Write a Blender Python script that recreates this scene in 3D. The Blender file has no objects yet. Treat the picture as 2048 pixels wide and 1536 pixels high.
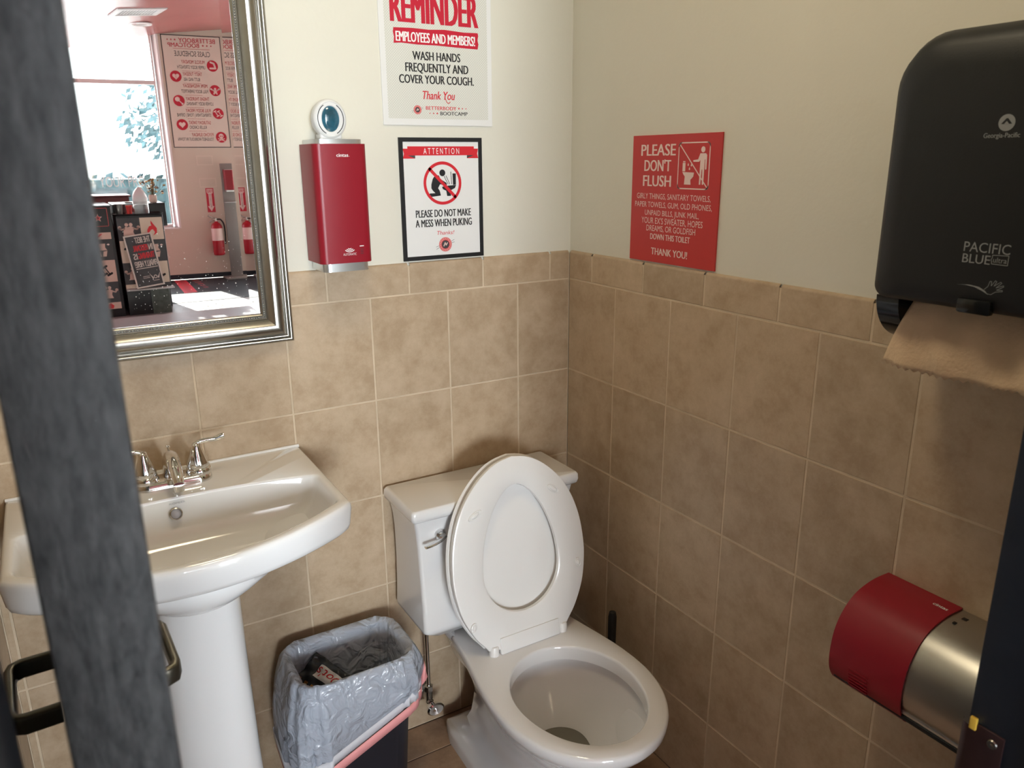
import bpy, bmesh, math, random
from mathutils import Vector, Matrix

sc = bpy.context.scene
COL = sc.collection
random.seed(7)
PI = math.pi

# ------------------------------------------------------------------ camera
cam_d = bpy.data.cameras.new('camera')
cam = bpy.data.objects.new('camera', cam_d)
COL.objects.link(cam)
_R = ((0.858943, -0.512005, -0.008225), (0.149695, 0.235703, 0.960227), (0.489702, 0.826011, -0.2791))
_m = Matrix(((_R[0][0], _R[1][0], -_R[2][0]), (_R[0][1], _R[1][1], -_R[2][1]), (_R[0][2], _R[1][2], -_R[2][2])))
cam.matrix_world = Matrix.Translation((-1.2269, -1.7539, 1.5723)) @ _m.to_4x4()
cam_d.sensor_width = 36.0
cam_d.lens = 1545.6 / 2048 * 36
cam_d.clip_start = 0.02
cam_d.clip_end = 300
cam_d.dof.use_dof = True
cam_d.dof.focus_distance = 2.1
cam_d.dof.aperture_fstop = 11
sc.camera = cam

# ------------------------------------------------------------------ world, sun, exposure
sc.view_settings.view_transform = 'Standard'
sc.view_settings.look = 'None'
sc.view_settings.gamma = 1
sc.view_settings.use_curve_mapping = False
sc.view_settings.exposure = 0.95
world = bpy.data.worlds.new('sky')
sc.world = world
world.use_nodes = True
bg = world.node_tree.nodes['Background']
bg.inputs[0].default_value = (0.88, 0.95, 1.0, 1)
bg.inputs[1].default_value = 6.0
sun_d = bpy.data.lights.new('sun', 'SUN')
sun_d.energy = 24
sun_d.angle = 0.01
sun_d.color = (1.0, 0.95, 0.86)
sun = bpy.data.objects.new('sun', sun_d)
COL.objects.link(sun)
sun.rotation_euler = Vector((0.19, 1.0, -0.52)).to_track_quat('-Z', 'Y').to_euler()

# lobby wall frame: origin, direction along the wall, normal into the lobby
ANG = math.radians(6)
P0 = Vector((0.179, -9.881, 0))
WD = Vector((math.cos(ANG), math.sin(ANG), 0))
WN = Vector((-math.sin(ANG), math.cos(ANG), 0))
UP = Vector((0, 0, 1))
def W(s, n, z):
    return P0 + WD * s + WN * n + UP * z
def ceil_z(p):
    return 3.135 + 0.118 * (Vector((p[0], p[1], 0)) - P0).dot(WD)

def lamp(name, loc, direction, sx, sy, power, color, shape='RECTANGLE'):
    d = bpy.data.lights.new(name, 'AREA')
    d.shape = shape
    d.size = sx
    d.size_y = sy
    d.energy = power
    d.color = color
    o = bpy.data.objects.new(name, d)
    COL.objects.link(o)
    o.location = loc
    o.rotation_euler = Vector(direction).to_track_quat('-Z', 'Y').to_euler()
    return o

# warm fill light added under the bathroom ceiling to lift the right wall
lamp('ceiling_fill_light', (-0.80, -0.85, 2.57), (0, 0, -1), 0.34, 0.34, 4.4, (1.0, 0.84, 0.58), 'DISK')

# sky portals in the storefront openings
def portal(name, c, normal, sx, sz):
    o = lamp(name, c, normal, sx, sz, 1, (1, 1, 1))
    # orient so that local x is horizontal
    n = Vector(normal).normalized()
    x = UP.cross(-n).normalized()
    y = (-n).cross(x)
    o.rotation_euler = Matrix((x, y, -n)).transposed().to_euler()
    o.data.cycles.is_portal = True
    return o
portal('portal_storefront', W(-0.83, -0.16, 1.9), WN, 1.9, 2.5)
# fill lamps added in two unseen storefront bays to brighten the bathroom
def daylight_fill(c, sx, sz, power):
    o = portal('storefront_fill', c, WN, sx, sz)
    o.data.cycles.is_portal = False
    o.data.energy = power
    o.data.color = (0.86, 0.94, 1.0)
    o.data.spread = math.radians(80)
daylight_fill(W(-3.22, -0.05, 1.55), 2.05, 3.0, 185)
daylight_fill(W(2.15, -0.05, 1.55), 1.5, 3.0, 70)

# ------------------------------------------------------------------ materials
def nodes_of(name):
    m = bpy.data.materials.new(name)
    m.use_nodes = True
    return m, m.node_tree, m.node_tree.nodes['Principled BSDF']
MATS = {}
def mat(name, color, rough=0.5, metal=0.0, coat=0.0, var=0.0, vscale=8.0, bump=0.0, bscale=60.0, spec=0.5,
        stretch=None, alpha=1.0, trans=0.0, ior=1.45):
    if name in MATS:
        return MATS[name]
    m, nt, b = nodes_of(name)
    b.inputs['Roughness'].default_value = rough
    b.inputs['Metallic'].default_value = metal
    b.inputs['Coat Weight'].default_value = coat
    b.inputs['Coat Roughness'].default_value = 0.06
    b.inputs['Specular IOR Level'].default_value = spec
    b.inputs['Alpha'].default_value = alpha
    b.inputs['Transmission Weight'].default_value = trans
    b.inputs['IOR'].default_value = ior
    c = tuple(color) + (1,)
    b.inputs['Base Color'].default_value = c
    tc = nt.nodes.new('ShaderNodeTexCoord')
    src = tc.outputs['Object']
    if stretch:
        mp = nt.nodes.new('ShaderNodeMapping')
        mp.inputs['Scale'].default_value = stretch
        nt.links.new(src, mp.inputs['Vector'])
        src = mp.outputs['Vector']
    if var > 0:
        n = nt.nodes.new('ShaderNodeTexNoise')
        n.inputs['Scale'].default_value = vscale
        n.inputs['Detail'].default_value = 5
        nt.links.new(src, n.inputs['Vector'])
        r = nt.nodes.new('ShaderNodeValToRGB')
        r.color_ramp.elements[0].position = 0.3
        r.color_ramp.elements[1].position = 0.7
        r.color_ramp.elements[0].color = tuple(x * (1 - var) for x in color) + (1,)
        r.color_ramp.elements[1].color = tuple(min(1, x * (1 + var)) for x in color) + (1,)
        nt.links.new(n.outputs['Fac'], r.inputs['Fac'])
        nt.links.new(r.outputs['Color'], b.inputs['Base Color'])
    if bump > 0:
        n2 = nt.nodes.new('ShaderNodeTexNoise')
        n2.inputs['Scale'].default_value = bscale
        n2.inputs['Detail'].default_value = 4
        nt.links.new(src, n2.inputs['Vector'])
        bp = nt.nodes.new('ShaderNodeBump')
        bp.inputs['Strength'].default_value = bump
        bp.inputs['Distance'].default_value = 0.004
        nt.links.new(n2.outputs['Fac'], bp.inputs['Height'])
        nt.links.new(bp.outputs['Normal'], b.inputs['Normal'])
    MATS[name] = m
    return m

def tile_material(name, c1, c2, c3, rough=0.42):
    m, nt, b = nodes_of(name)
    tc = nt.nodes.new('ShaderNodeTexCoord')
    at = nt.nodes.new('ShaderNodeAttribute')
    at.attribute_name = 'tint'
    add = nt.nodes.new('ShaderNodeVectorMath')
    add.operation = 'MULTIPLY_ADD'
    add.inputs[1].default_value = (13, 7, 9)
    nt.links.new(at.outputs['Color'], add.inputs[0])
    nt.links.new(tc.outputs['Object'], add.inputs[2])
    n = nt.nodes.new('ShaderNodeTexNoise')
    n.inputs['Scale'].default_value = 13
    n.inputs['Detail'].default_value = 8
    n.inputs['Roughness'].default_value = 0.74
    nt.links.new(add.outputs[0], n.inputs['Vector'])
    r = nt.nodes.new('ShaderNodeValToRGB')
    e = r.color_ramp.elements
    e[0].position = 0.36
    e[0].color = c1 + (1,)
    e[1].position = 0.66
    e[1].color = c3 + (1,)
    k = r.color_ramp.elements.new(0.5)
    k.color = c2 + (1,)
    nt.links.new(n.outputs['Fac'], r.inputs['Fac'])
    hs = nt.nodes.new('ShaderNodeHueSaturation')
    mr = nt.nodes.new('ShaderNodeMapRange')
    mr.inputs['To Min'].default_value = 0.93
    mr.inputs['To Max'].default_value = 1.07
    sp = nt.nodes.new('ShaderNodeSeparateColor')
    nt.links.new(at.outputs['Color'], sp.inputs[0])
    nt.links.new(sp.outputs[0], mr.inputs['Value'])
    nt.links.new(mr.outputs[0], hs.inputs['Value'])
    nt.links.new(r.outputs['Color'], hs.inputs['Color'])
    nt.links.new(hs.outputs['Color'], b.inputs['Base Color'])
    b.inputs['Roughness'].default_value = rough
    n2 = nt.nodes.new('ShaderNodeTexNoise')
    n2.inputs['Scale'].default_value = 120
    n2.inputs['Detail'].default_value = 5
    nt.links.new(add.outputs[0], n2.inputs['Vector'])
    bp = nt.nodes.new('ShaderNodeBump')
    bp.inputs['Strength'].default_value = 0.18
    bp.inputs['Distance'].default_value = 0.002
    nt.links.new(n2.outputs['Fac'], bp.inputs['Height'])
    nt.links.new(bp.outputs['Normal'], b.inputs['Normal'])
    return m

M_wall = mat('wall_paint', (0.68, 0.66, 0.575), 0.6, var=0.025, vscale=2.5, bump=0.12, bscale=90)
M_tile = tile_material('beige_wall_tile', (0.385, 0.278, 0.178), (0.445, 0.335, 0.225), (0.505, 0.388, 0.272))
M_grout = mat('sand_grout', (0.59, 0.48, 0.35), 0.9, var=0.12, vscale=14, bump=0.2, bscale=300)
M_floor = tile_material('brown_floor_tile', (0.26, 0.17, 0.11), (0.33, 0.22, 0.145), (0.40, 0.28, 0.19), 0.38)
M_floor_grout = mat('floor_grout', (0.17, 0.12, 0.09), 0.9)
M_ceil = mat('ceiling_paint', (0.72, 0.70, 0.64), 0.8, bump=0.1)
M_door = None
M_frame_dark = mat('dark_navy_enamel', (0.012, 0.017, 0.026), 0.38, bump=0.12, bscale=70)
M_porc = mat('white_porcelain', (0.76, 0.755, 0.75), 0.10, coat=0.6)
M_seat = mat('white_seat_plastic', (0.80, 0.79, 0.77), 0.22, coat=0.2)
M_chrome = mat('chrome', (0.80, 0.80, 0.80), 0.06, 1.0)
M_chrome_dull = mat('worn_chrome', (0.50, 0.48, 0.45), 0.25, 1.0, var=0.2, vscale=60)
M_silver = mat('silver_leaf_frame', (0.40, 0.385, 0.35), 0.26, 0.95, var=0.05, vscale=30)
M_silver_dark = mat('dark_silver_groove', (0.16, 0.155, 0.14), 0.4, 0.8)
M_mirror = mat('mirror_glass', (0.92, 0.92, 0.92), 0.0, 1.0)
M_steel = mat('brushed_steel', (0.50, 0.49, 0.46), 0.30, 1.0, bump=0.05, bscale=40, stretch=(60, 1, 60))
M_alum = mat('satin_aluminium', (0.66, 0.68, 0.68), 0.30, 0.85)
M_red = mat('crimson_cover', (0.27, 0.008, 0.020), 0.36, bump=0.03, bscale=400)
M_black = mat('black_plastic', (0.008, 0.009, 0.010), 0.5, bump=0.06, bscale=500)
M_black_gloss = mat('glossy_black_plastic', (0.008, 0.009, 0.010), 0.14)
M_greyrim = mat('grey_plastic_rim', (0.25, 0.25, 0.25), 0.4)
M_print_grey = mat('grey_print', (0.26, 0.27, 0.27), 0.5)
M_white_print = mat('white_print', (0.82, 0.82, 0.82), 0.5)
M_white_pl = mat('white_plastic', (0.72, 0.73, 0.74), 0.35)
M_paper_w = mat('white_board', (0.74, 0.74, 0.73), 0.45)
M_print_black = mat('black_print', (0.012, 0.012, 0.014), 0.5)
M_print_red = mat('red_print', (0.60, 0.018, 0.030), 0.45)
M_print_crimson = mat('crimson_print', (0.52, 0.010, 0.035), 0.45)
M_print_pink = mat('pink_print', (0.70, 0.30, 0.28), 0.5)
M_sign_red = mat('red_sign_plastic', (0.52, 0.030, 0.028), 0.35)
M_pinkwhite = mat('pinkish_white_print', (0.80, 0.62, 0.58), 0.45)
M_dgrey = mat('dark_grey_print', (0.05, 0.05, 0.055), 0.5)
M_kraft = mat('brown_kraft_towel', (0.60, 0.44, 0.29), 0.9, var=0.08, vscale=25, bump=0.35, bscale=160)
M_bronze = mat('strike_bronze', (0.055, 0.030, 0.030), 0.35, 0.6, var=0.2, vscale=40)
M_yellow = mat('yellow_paint', (0.60, 0.40, 0.05), 0.5)
M_lever = mat('antique_nickel_lever', (0.11, 0.105, 0.085), 0.34, 0.9)
M_bin = mat('black_bin_plastic', (0.012, 0.014, 0.022), 0.4)
M_caulk = mat('white_caulk', (0.75, 0.74, 0.72), 0.6)
M_navy_cer = mat('gel_blue', (0.03, 0.13, 0.20), 0.12, coat=0.5, var=0.5, vscale=25)
M_rubber = mat('black_rubber', (0.015, 0.015, 0.015), 0.6)
M_water = mat('still_water', (0.16, 0.15, 0.12), 0.03, spec=0.6)
M_pinkwall = mat('lobby_wall_paint', (0.64, 0.57, 0.48), 0.6, var=0.02, vscale=2)
M_lobbyside = mat('lobby_side_paint', (0.50, 0.45, 0.42), 0.6)
M_redceil = mat('red_ceiling_paint', (0.38, 0.115, 0.11), 0.25, var=0.05, vscale=1.5)
M_blackfloor = mat('black_rubber_floor', (0.014, 0.016, 0.021), 0.55, spec=0.25, var=0.5, vscale=120)
M_whiteframe = mat('white_window_frame', (0.78, 0.74, 0.74), 0.4)
M_stand = mat('grey_steel_post', (0.24, 0.23, 0.22), 0.45, 0.3)
M_blackpanel = mat('black_laminate', (0.014, 0.015, 0.018), 0.3)
M_tan = mat('cream_panel_print', (0.62, 0.50, 0.40), 0.5)
M_pinkpanel = mat('blush_panel_print', (0.62, 0.42, 0.36), 0.5)
M_maroon = mat('maroon_laminate', (0.12, 0.025, 0.03), 0.4)
M_glass = mat('clear_glass', (1, 1, 1), 0.0, trans=1.0, ior=1.45)
M_stem = mat('dry_stems', (0.12, 0.10, 0.05), 0.8)
M_petal = mat('dry_petals', (0.36, 0.20, 0.07), 0.8, var=0.3, vscale=40)
M_petal_d = mat('dark_seed_heads', (0.10, 0.05, 0.03), 0.8)
M_pot = mat('blush_ceramic', (0.62, 0.48, 0.42), 0.5)
M_facade = mat('white_stucco', (0.80, 0.80, 0.78), 0.8)
M_pave = mat('pale_concrete', (0.55, 0.54, 0.52), 0.85, var=0.1, vscale=1)
M_hedge = mat('dark_hedge_leaves', (0.022, 0.048, 0.055), 0.8, var=0.4, vscale=4)
M_leaf = mat('blue_green_foliage', (0.045, 0.09, 0.10), 0.7, var=0.5, vscale=4)
M_plate = mat('beige_plate', (0.70, 0.62, 0.53), 0.5)
M_lobbytile = mat('light_grey_tile', (0.30, 0.305, 0.31), 0.35, var=0.06, vscale=3)

# black door paint with a wiped, grainy sheen
def door_paint():
    m, nt, b = nodes_of('black_door_paint')
    tc = nt.nodes.new('ShaderNodeTexCoord')
    mp = nt.nodes.new('ShaderNodeMapping')
    mp.inputs['Scale'].default_value = (120, 120, 30)
    nt.links.new(tc.outputs['Object'], mp.inputs['Vector'])
    n = nt.nodes.new('ShaderNodeTexNoise')
    n.inputs['Scale'].default_value = 1.6
    n.inputs['Detail'].default_value = 7
    n.inputs['Roughness'].default_value = 0.7
    nt.links.new(mp.outputs['Vector'], n.inputs['Vector'])
    r = nt.nodes.new('ShaderNodeValToRGB')
    r.color_ramp.elements[0].position = 0.34
    r.color_ramp.elements[1].position = 0.72
    r.color_ramp.elements[0].color = (0.006, 0.007, 0.008, 1)
    r.color_ramp.elements[1].color = (0.060, 0.060, 0.060, 1)
    nt.links.new(n.outputs['Fac'], r.inputs['Fac'])
    nt.links.new(r.outputs['Color'], b.inputs['Base Color'])
    b.inputs['Roughness'].default_value = 0.40
    b.inputs['Specular IOR Level'].default_value = 0.5
    bp = nt.nodes.new('ShaderNodeBump')
    bp.inputs['Strength'].default_value = 0.9
    bp.inputs['Distance'].default_value = 0.003
    nt.links.new(n.outputs['Fac'], bp.inputs['Height'])
    nt.links.new(bp.outputs['Normal'], b.inputs['Normal'])
    return m
M_door = door_paint()

# thin translucent bin bag
def bag_material():
    m, nt, b = nodes_of('grey_bin_liner')
    b.inputs['Base Color'].default_value = (0.50, 0.55, 0.64, 1)
    b.inputs['Roughness'].default_value = 0.14
    tc = nt.nodes.new('ShaderNodeTexCoord')
    n = nt.nodes.new('ShaderNodeTexNoise')
    n.inputs['Scale'].default_value = 24
    n.inputs['Detail'].default_value = 3
    n.inputs['Distortion'].default_value = 0.7
    nt.links.new(tc.outputs['Object'], n.inputs['Vector'])
    bp = nt.nodes.new('ShaderNodeBump')
    bp.inputs['Strength'].default_value = 1.0
    bp.inputs['Distance'].default_value = 0.018
    nt.links.new(n.outputs['Fac'], bp.inputs['Height'])
    nt.links.new(bp.outputs['Normal'], b.inputs['Normal'])
    tr = nt.nodes.new('ShaderNodeBsdfTranslucent')
    tr.inputs['Color'].default_value = (0.55, 0.57, 0.62, 1)
    mx = nt.nodes.new('ShaderNodeMixShader')
    mx.inputs[0].default_value = 0.22
    out = nt.nodes['Material Output']
    nt.links.new(b.outputs[0], mx.inputs[1])
    nt.links.new(tr.outputs[0], mx.inputs[2])
    nt.links.new(mx.outputs[0], out.inputs['Surface'])
    return m
M_bag = bag_material()
M_draw = mat('pink_drawstring', (0.80, 0.33, 0.33), 0.45)

# halftone board for the reminder poster
def halftone():
    m, nt, b = nodes_of('halftone_board')
    tc = nt.nodes.new('ShaderNodeTexCoord')
    mp = nt.nodes.new('ShaderNodeMapping')
    mp.inputs['Rotation'].default_value = (0, math.radians(45), 0)
    mp.inputs['Scale'].default_value = (240, 1, 240)
    nt.links.new(tc.outputs['Object'], mp.inputs['Vector'])
    sx = nt.nodes.new('ShaderNodeSeparateXYZ')
    nt.links.new(mp.outputs['Vector'], sx.inputs[0])
    vals = []
    for ax in (0, 2):
        f = nt.nodes.new('ShaderNodeMath'); f.operation = 'FRACT'
        nt.links.new(sx.outputs[ax], f.inputs[0])
        s = nt.nodes.new('ShaderNodeMath'); s.operation = 'SUBTRACT'; s.inputs[1].default_value = 0.5
        nt.links.new(f.outputs[0], s.inputs[0])
        p = nt.nodes.new('ShaderNodeMath'); p.operation = 'POWER'; p.inputs[1].default_value = 2
        nt.links.new(s.outputs[0], p.inputs[0])
        vals.append(p)
    a = nt.nodes.new('ShaderNodeMath'); a.operation = 'ADD'
    nt.links.new(vals[0].outputs[0], a.inputs[0]); nt.links.new(vals[1].outputs[0], a.inputs[1])
    lt = nt.nodes.new('ShaderNodeMath'); lt.operation = 'LESS_THAN'; lt.inputs[1].default_value = 0.085
    nt.links.new(a.outputs[0], lt.inputs[0])
    mix = nt.nodes.new('ShaderNodeMix'); mix.data_type = 'RGBA'
    mix.inputs['A'].default_value = (0.60, 0.60, 0.55, 1)
    mix.inputs['B'].default_value = (0.74, 0.74, 0.69, 1)
    nt.links.new(lt.outputs[0], mix.inputs['Factor'])
    nt.links.new(mix.outputs['Result'], b.inputs['Base Color'])
    b.inputs['Roughness'].default_value = 0.4
    return m
M_halftone = halftone()

# ------------------------------------------------------------------ helpers
def wloc(o):
    v = Vector((0, 0, 0))
    while o is not None:
        v = v + o.location
        o = o.parent
    return v
def link_mesh(name, bm, mats, parent=None, angle=40, origin=None):
    """link a bmesh given in world coordinates as one object"""
    off = wloc(parent) if parent else Vector((0, 0, 0))
    if origin is not None:
        off = Vector(origin)
    bmesh.ops.translate(bm, verts=bm.verts, vec=-off)
    me = bpy.data.meshes.new(name)
    bm.normal_update()
    bm.to_mesh(me)
    bm.free()
    if not isinstance(mats, (list, tuple)):
        mats = [mats]
    for m in mats:
        me.materials.append(m)
    if angle is not None:
        for p in me.polygons:
            p.use_smooth = True
        me.set_sharp_from_angle(angle=math.radians(angle))
    o = bpy.data.objects.new(name, me)
    COL.objects.link(o)
    if parent:
        o.parent = parent
        if origin is not None:
            o.location = Vector(origin) - wloc(parent)
    elif origin is not None:
        o.location = origin
    return o
def tag(o, label, cat, group=None):
    o['label'] = label
    o['category'] = cat
    if group:
        o['group'] = group
    return o
def thing(name, loc, label, cat, group=None):
    o = bpy.data.objects.new(name, None)
    o.empty_display_size = 0.05
    COL.objects.link(o)
    o.location = loc
    return tag(o, label, cat, group)
def struct(o):
    o['kind'] = 'structure'
    return o
def cent(bm):
    lo = Vector((1e9,) * 3); hi = Vector((-1e9,) * 3)
    for v in bm.verts:
        for i in range(3):
            lo[i] = min(lo[i], v.co[i]); hi[i] = max(hi[i], v.co[i])
    return Vector(((lo.x + hi.x) / 2, (lo.y + hi.y) / 2, lo.z))

def box(bm, lo, hi, bevel=0.0, seg=2, mi=0, M=None):
    r = bmesh.ops.create_cube(bm, size=1)
    vs = r['verts']
    c = [(lo[i] + hi[i]) / 2 for i in range(3)]
    s = [abs(hi[i] - lo[i]) for i in range(3)]
    for v in vs:
        v.co = Vector((c[0] + v.co.x * s[0], c[1] + v.co.y * s[1], c[2] + v.co.z * s[2]))
    fs = set(f for v in vs for f in v.link_faces)
    if bevel > 0:
        es = set(e for v in vs for e in v.link_edges)
        rb = bmesh.ops.bevel(bm, geom=list(es), offset=bevel, segments=seg, affect='EDGES', profile=0.5)
        fs = set(rb['faces']) | set(f for f in fs if f.is_valid)
        vs = set(v for f in fs for v in f.verts)
        for v in list(vs):
            for f in v.link_faces:
                fs.add(f)
        vs = set(v for f in fs for v in f.verts)
    for f in fs:
        f.material_index = mi
    if M is not None:
        for v in vs:
            v.co = M @ v.co
    return list(vs)

def loft(bm, rings, cap0=True, cap1=True, closed=True, mi=0):
    vr = [[bm.verts.new(p) for p in r] for r in rings]
    n = len(vr[0])
    for a, b in zip(vr[:-1], vr[1:]):
        for i in range(n if closed else n - 1):
            j = (i + 1) % n
            f = bm.faces.new((a[i], a[j], b[j], b[i]))
            f.material_index = mi
    if cap0:
        bm.faces.new(list(reversed(vr[0]))).material_index = mi
    if cap1:
        bm.faces.new(vr[-1]).material_index = mi
    return vr

def tube(bm, pts, rad, n=10, cap=True, mi=0, flat=None):
    """tube through points; rad is a number or a list"""
    pts = [Vector(p) for p in pts]
    rings = []
    T0 = (pts[1] - pts[0]).normalized()
    ref = Vector((0, 0, 1)) if abs(T0.z) < 0.9 else Vector((1, 0, 0))
    X = T0.cross(ref).normalized()
    for i, p in enumerate(pts):
        if i == 0: T = (pts[1] - pts[0])
        elif i == len(pts) - 1: T = (pts[-1] - pts[-2])
        else: T = (pts[i + 1] - pts[i]).normalized() + (pts[i] - pts[i - 1]).normalized()
        T.normalize()
        X = (X - T * X.dot(T)).normalized()
        Y = T.cross(X)
        r = rad[i] if isinstance(rad, (list, tuple)) else rad
        fx = flat[0] if flat else 1
        fy = flat[1] if flat else 1
        rings.append([p + X * (r * fx * math.cos(2 * PI * k / n)) + Y * (r * fy * math.sin(2 * PI * k / n)) for k in range(n)])
    loft(bm, rings, cap, cap, mi=mi)

def lathe(bm, prof, c, n=24, axis='z', mi=0, cap0=True, cap1=True, sx=1, sy=1):
    rings = []
    c = Vector(c)
    for r, h in prof:
        ring = []
        for k in range(n):
            a = 2 * PI * k / n
            u, v = r * math.cos(a) * sx, r * math.sin(a) * sy
            if axis == 'z': ring.append(c + Vector((u, v, h)))
            elif axis == 'y': ring.append(c + Vector((u, -h, v)))
            else: ring.append(c + Vector((-h, u, v)))
        rings.append(ring)
    loft(bm, rings, cap0, cap1, mi=mi)

def smooth_path(pts, k=4):
    """Catmull-Rom"""
    P = [Vector(p) for p in pts]
    P = [P[0] * 2 - P[1]] + P + [P[-1] * 2 - P[-2]]
    out = []
    for i in range(1, len(P) - 2):
        for j in range(k):
            t = j / k
            a, b, c, d = P[i - 1], P[i], P[i + 1], P[i + 2]
            out.append(0.5 * ((2 * b) + (c - a) * t + (2 * a - 5 * b + 4 * c - d) * t * t + (3 * b - a - 3 * c + d) * t ** 3))
    out.append(P[-2])
    return out

def polar(poly, c, angles):
    """points of polygon (list of 2-tuples) seen from c at the given angles"""
    out = []
    n = len(poly)
    for a in angles:
        dx, dy = math.cos(a), math.sin(a)
        best = None
        for i in range(n):
            x1, y1 = poly[i][0] - c[0], poly[i][1] - c[1]
            x2, y2 = poly[(i + 1) % n][0] - c[0], poly[(i + 1) % n][1] - c[1]
            ex, ey = x2 - x1, y2 - y1
            den = dx * ey - dy * ex
            if abs(den) < 1e-12: continue
            t = (x1 * ey - y1 * ex) / den
            u = (x1 * dy - y1 * dx) / den
            if t > 0 and -1e-6 <= u <= 1 + 1e-6 and (best is None or t > best):
                best = t
        if best is None: best = 0.01
        out.append((c[0] + dx * best, c[1] + dy * best))
    return out

def rrect(cx, cy, hx, hy, r, seg=6):
    pts = []
    for (sx, sy, a0) in ((1, 1, 0), (-1, 1, 90), (-1, -1, 180), (1, -1, 270)):
        for k in range(seg + 1):
            a = math.radians(a0 + 90 * k / seg)
            pts.append((cx + sx * (hx - r) + r * math.cos(a), cy + sy * (hy - r) + r * math.sin(a)))
    return pts

# ------------------------------------------------------------------ printed artwork
_glyph = {}
def glyphs(s, bold=0.0):
    key = (s, bold)
    if key in _glyph:
        return _glyph[key]
    cu = bpy.data.curves.new('lettering', 'FONT')
    cu.body = s
    cu.size = 1
    cu.offset = bold
    cu.resolution_u = 3
    cu.fill_mode = 'FRONT'
    o = bpy.data.objects.new('lettering', cu)
    COL.objects.link(o)
    dg = bpy.context.evaluated_depsgraph_get()
    me = bpy.data.meshes.new_from_object(o.evaluated_get(dg))
    vs = [(v.co.x, v.co.y) for v in me.vertices]
    fs = [tuple(p.vertices) for p in me.polygons]
    bpy.data.objects.remove(o)
    bpy.data.curves.remove(cu)
    bpy.data.meshes.remove(me)
    _glyph[key] = (vs, fs)
    return vs, fs
def cap_height(bold):
    vs, _ = glyphs('H', bold)
    ys = [v[1] for v in vs]
    return min(ys), max(ys)

class Art:
    def __init__(self, O, U, V, N, eps=0.0003):
        self.O, self.U, self.V, self.N, self.eps = Vector(O), Vector(U), Vector(V), Vector(N), eps
        self.bm = bmesh.new()
        self.mats = []
    def mi(self, m):
        if m not in self.mats: self.mats.append(m)
        return self.mats.index(m)
    def P(self, u, v, l):
        return self.O + self.U * u + self.V * v + self.N * (self.eps * l)
    def poly(self, pts, m, l=1):
        vs = [self.bm.verts.new(self.P(u, v, l)) for u, v in pts]
        f = self.bm.faces.new(vs)
        f.material_index = self.mi(m)
    def rect(self, u0, v0, u1, v1, m, l=1):
        self.poly([(u0, v0), (u1, v0), (u1, v1), (u0, v1)], m, l)
    def disc(self, u, v, r, m, l=1, n=28, rv=None):
        rv = rv or r
        self.poly([(u + r * math.cos(2 * PI * k / n), v + rv * math.sin(2 * PI * k / n)) for k in range(n)], m, l)
    def ring(self, u, v, r0, r1, m, l=1, n=48, a0=0, a1=360, asp=1.0):
        mi = self.mi(m)
        full = abs(a1 - a0) >= 360
        A = [math.radians(a0 + (a1 - a0) * k / n) for k in range(n + (0 if full else 1))]
        a = [self.bm.verts.new(self.P(u + r0 * math.cos(t), v + asp * r0 * math.sin(t), l)) for t in A]
        b = [self.bm.verts.new(self.P(u + r1 * math.cos(t), v + asp * r1 * math.sin(t), l)) for t in A]
        for k in range(n if full else n):
            j = (k + 1) % len(A)
            if not full and k == n: break
            self.bm.faces.new((a[k], a[j], b[j], b[k])).material_index = mi
    def stroke(self, pts, w, m, l=1, closed=False):
        n = len(pts)
        for i in range(n if closed else n - 1):
            (x1, y1), (x2, y2) = pts[i], pts[(i + 1) % n]
            L = math.hypot(x2 - x1, y2 - y1)
            if L < 1e-9: continue
            nx, ny = -(y2 - y1) / L * w / 2, (x2 - x1) / L * w / 2
            self.poly([(x1 + nx, y1 + ny), (x1 - nx, y1 - ny), (x2 - nx, y2 - ny), (x2 + nx, y2 + ny)], m, l)
        for (x, y) in pts:
            self.disc(x, y, w / 2, m, l, n=10)
    def star(self, u, v, r, m, l=1):
        self.poly([(u + (r if k % 2 == 0 else r * .42) * math.sin(PI * k / 5), v + (r if k % 2 == 0 else r * .42) * math.cos(PI * k / 5)) for k in range(10)], m, l)
    def text(self, s, u0, u1, v0, h, m, l=2, bold=0.0, slant=0.0, rise=0.0):
        if bold > 0:
            w = bold * h * 0.9
            for k, dd in enumerate((-1, 0, 1)):
                self.text(s, u0 + w + dd * w, u1 - w + dd * w, v0, h, m, l + 0.15 * k, 0.0, slant, rise)
            return
        vs, fs = glyphs(s, bold)
        if not vs: return
        x0 = min(v[0] for v in vs); x1 = max(v[0] for v in vs)
        c0, c1 = cap_height(bold)
        sx = (u1 - u0) / (x1 - x0); sy = h / (c1 - c0)
        mi = self.mi(m)
        nv = []
        for (x, y) in vs:
            vv = (y - c0) * sy
            uu = u0 + (x - x0) * sx
            nv.append(self.bm.verts.new(self.P(uu + slant * vv, v0 + vv + rise * (uu - u0), l)))
        for f in fs:
            try: self.bm.faces.new([nv[i] for i in f]).material_index = mi
            except ValueError: pass
    def build(self, name, parent):
        return link_mesh(name, self.bm, self.mats, parent, angle=None)

# ================================================================== structure
TW, TH = 0.20690, 0.2570      # wall tile pitch
Z0, ZT = 1.255, 1.332         # top of the field tiles, top of the bullnose row
XL, YF = -1.425, -1.45        # left wall, inner face of the front wall
CEIL = 2.62
GAP = 0.0012

def plain(name, lo, hi, m, bevel=0):
    bm = bmesh.new()
    box(bm, lo, hi, bevel)
    return struct(link_mesh(name, bm, m, angle=30))

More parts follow.
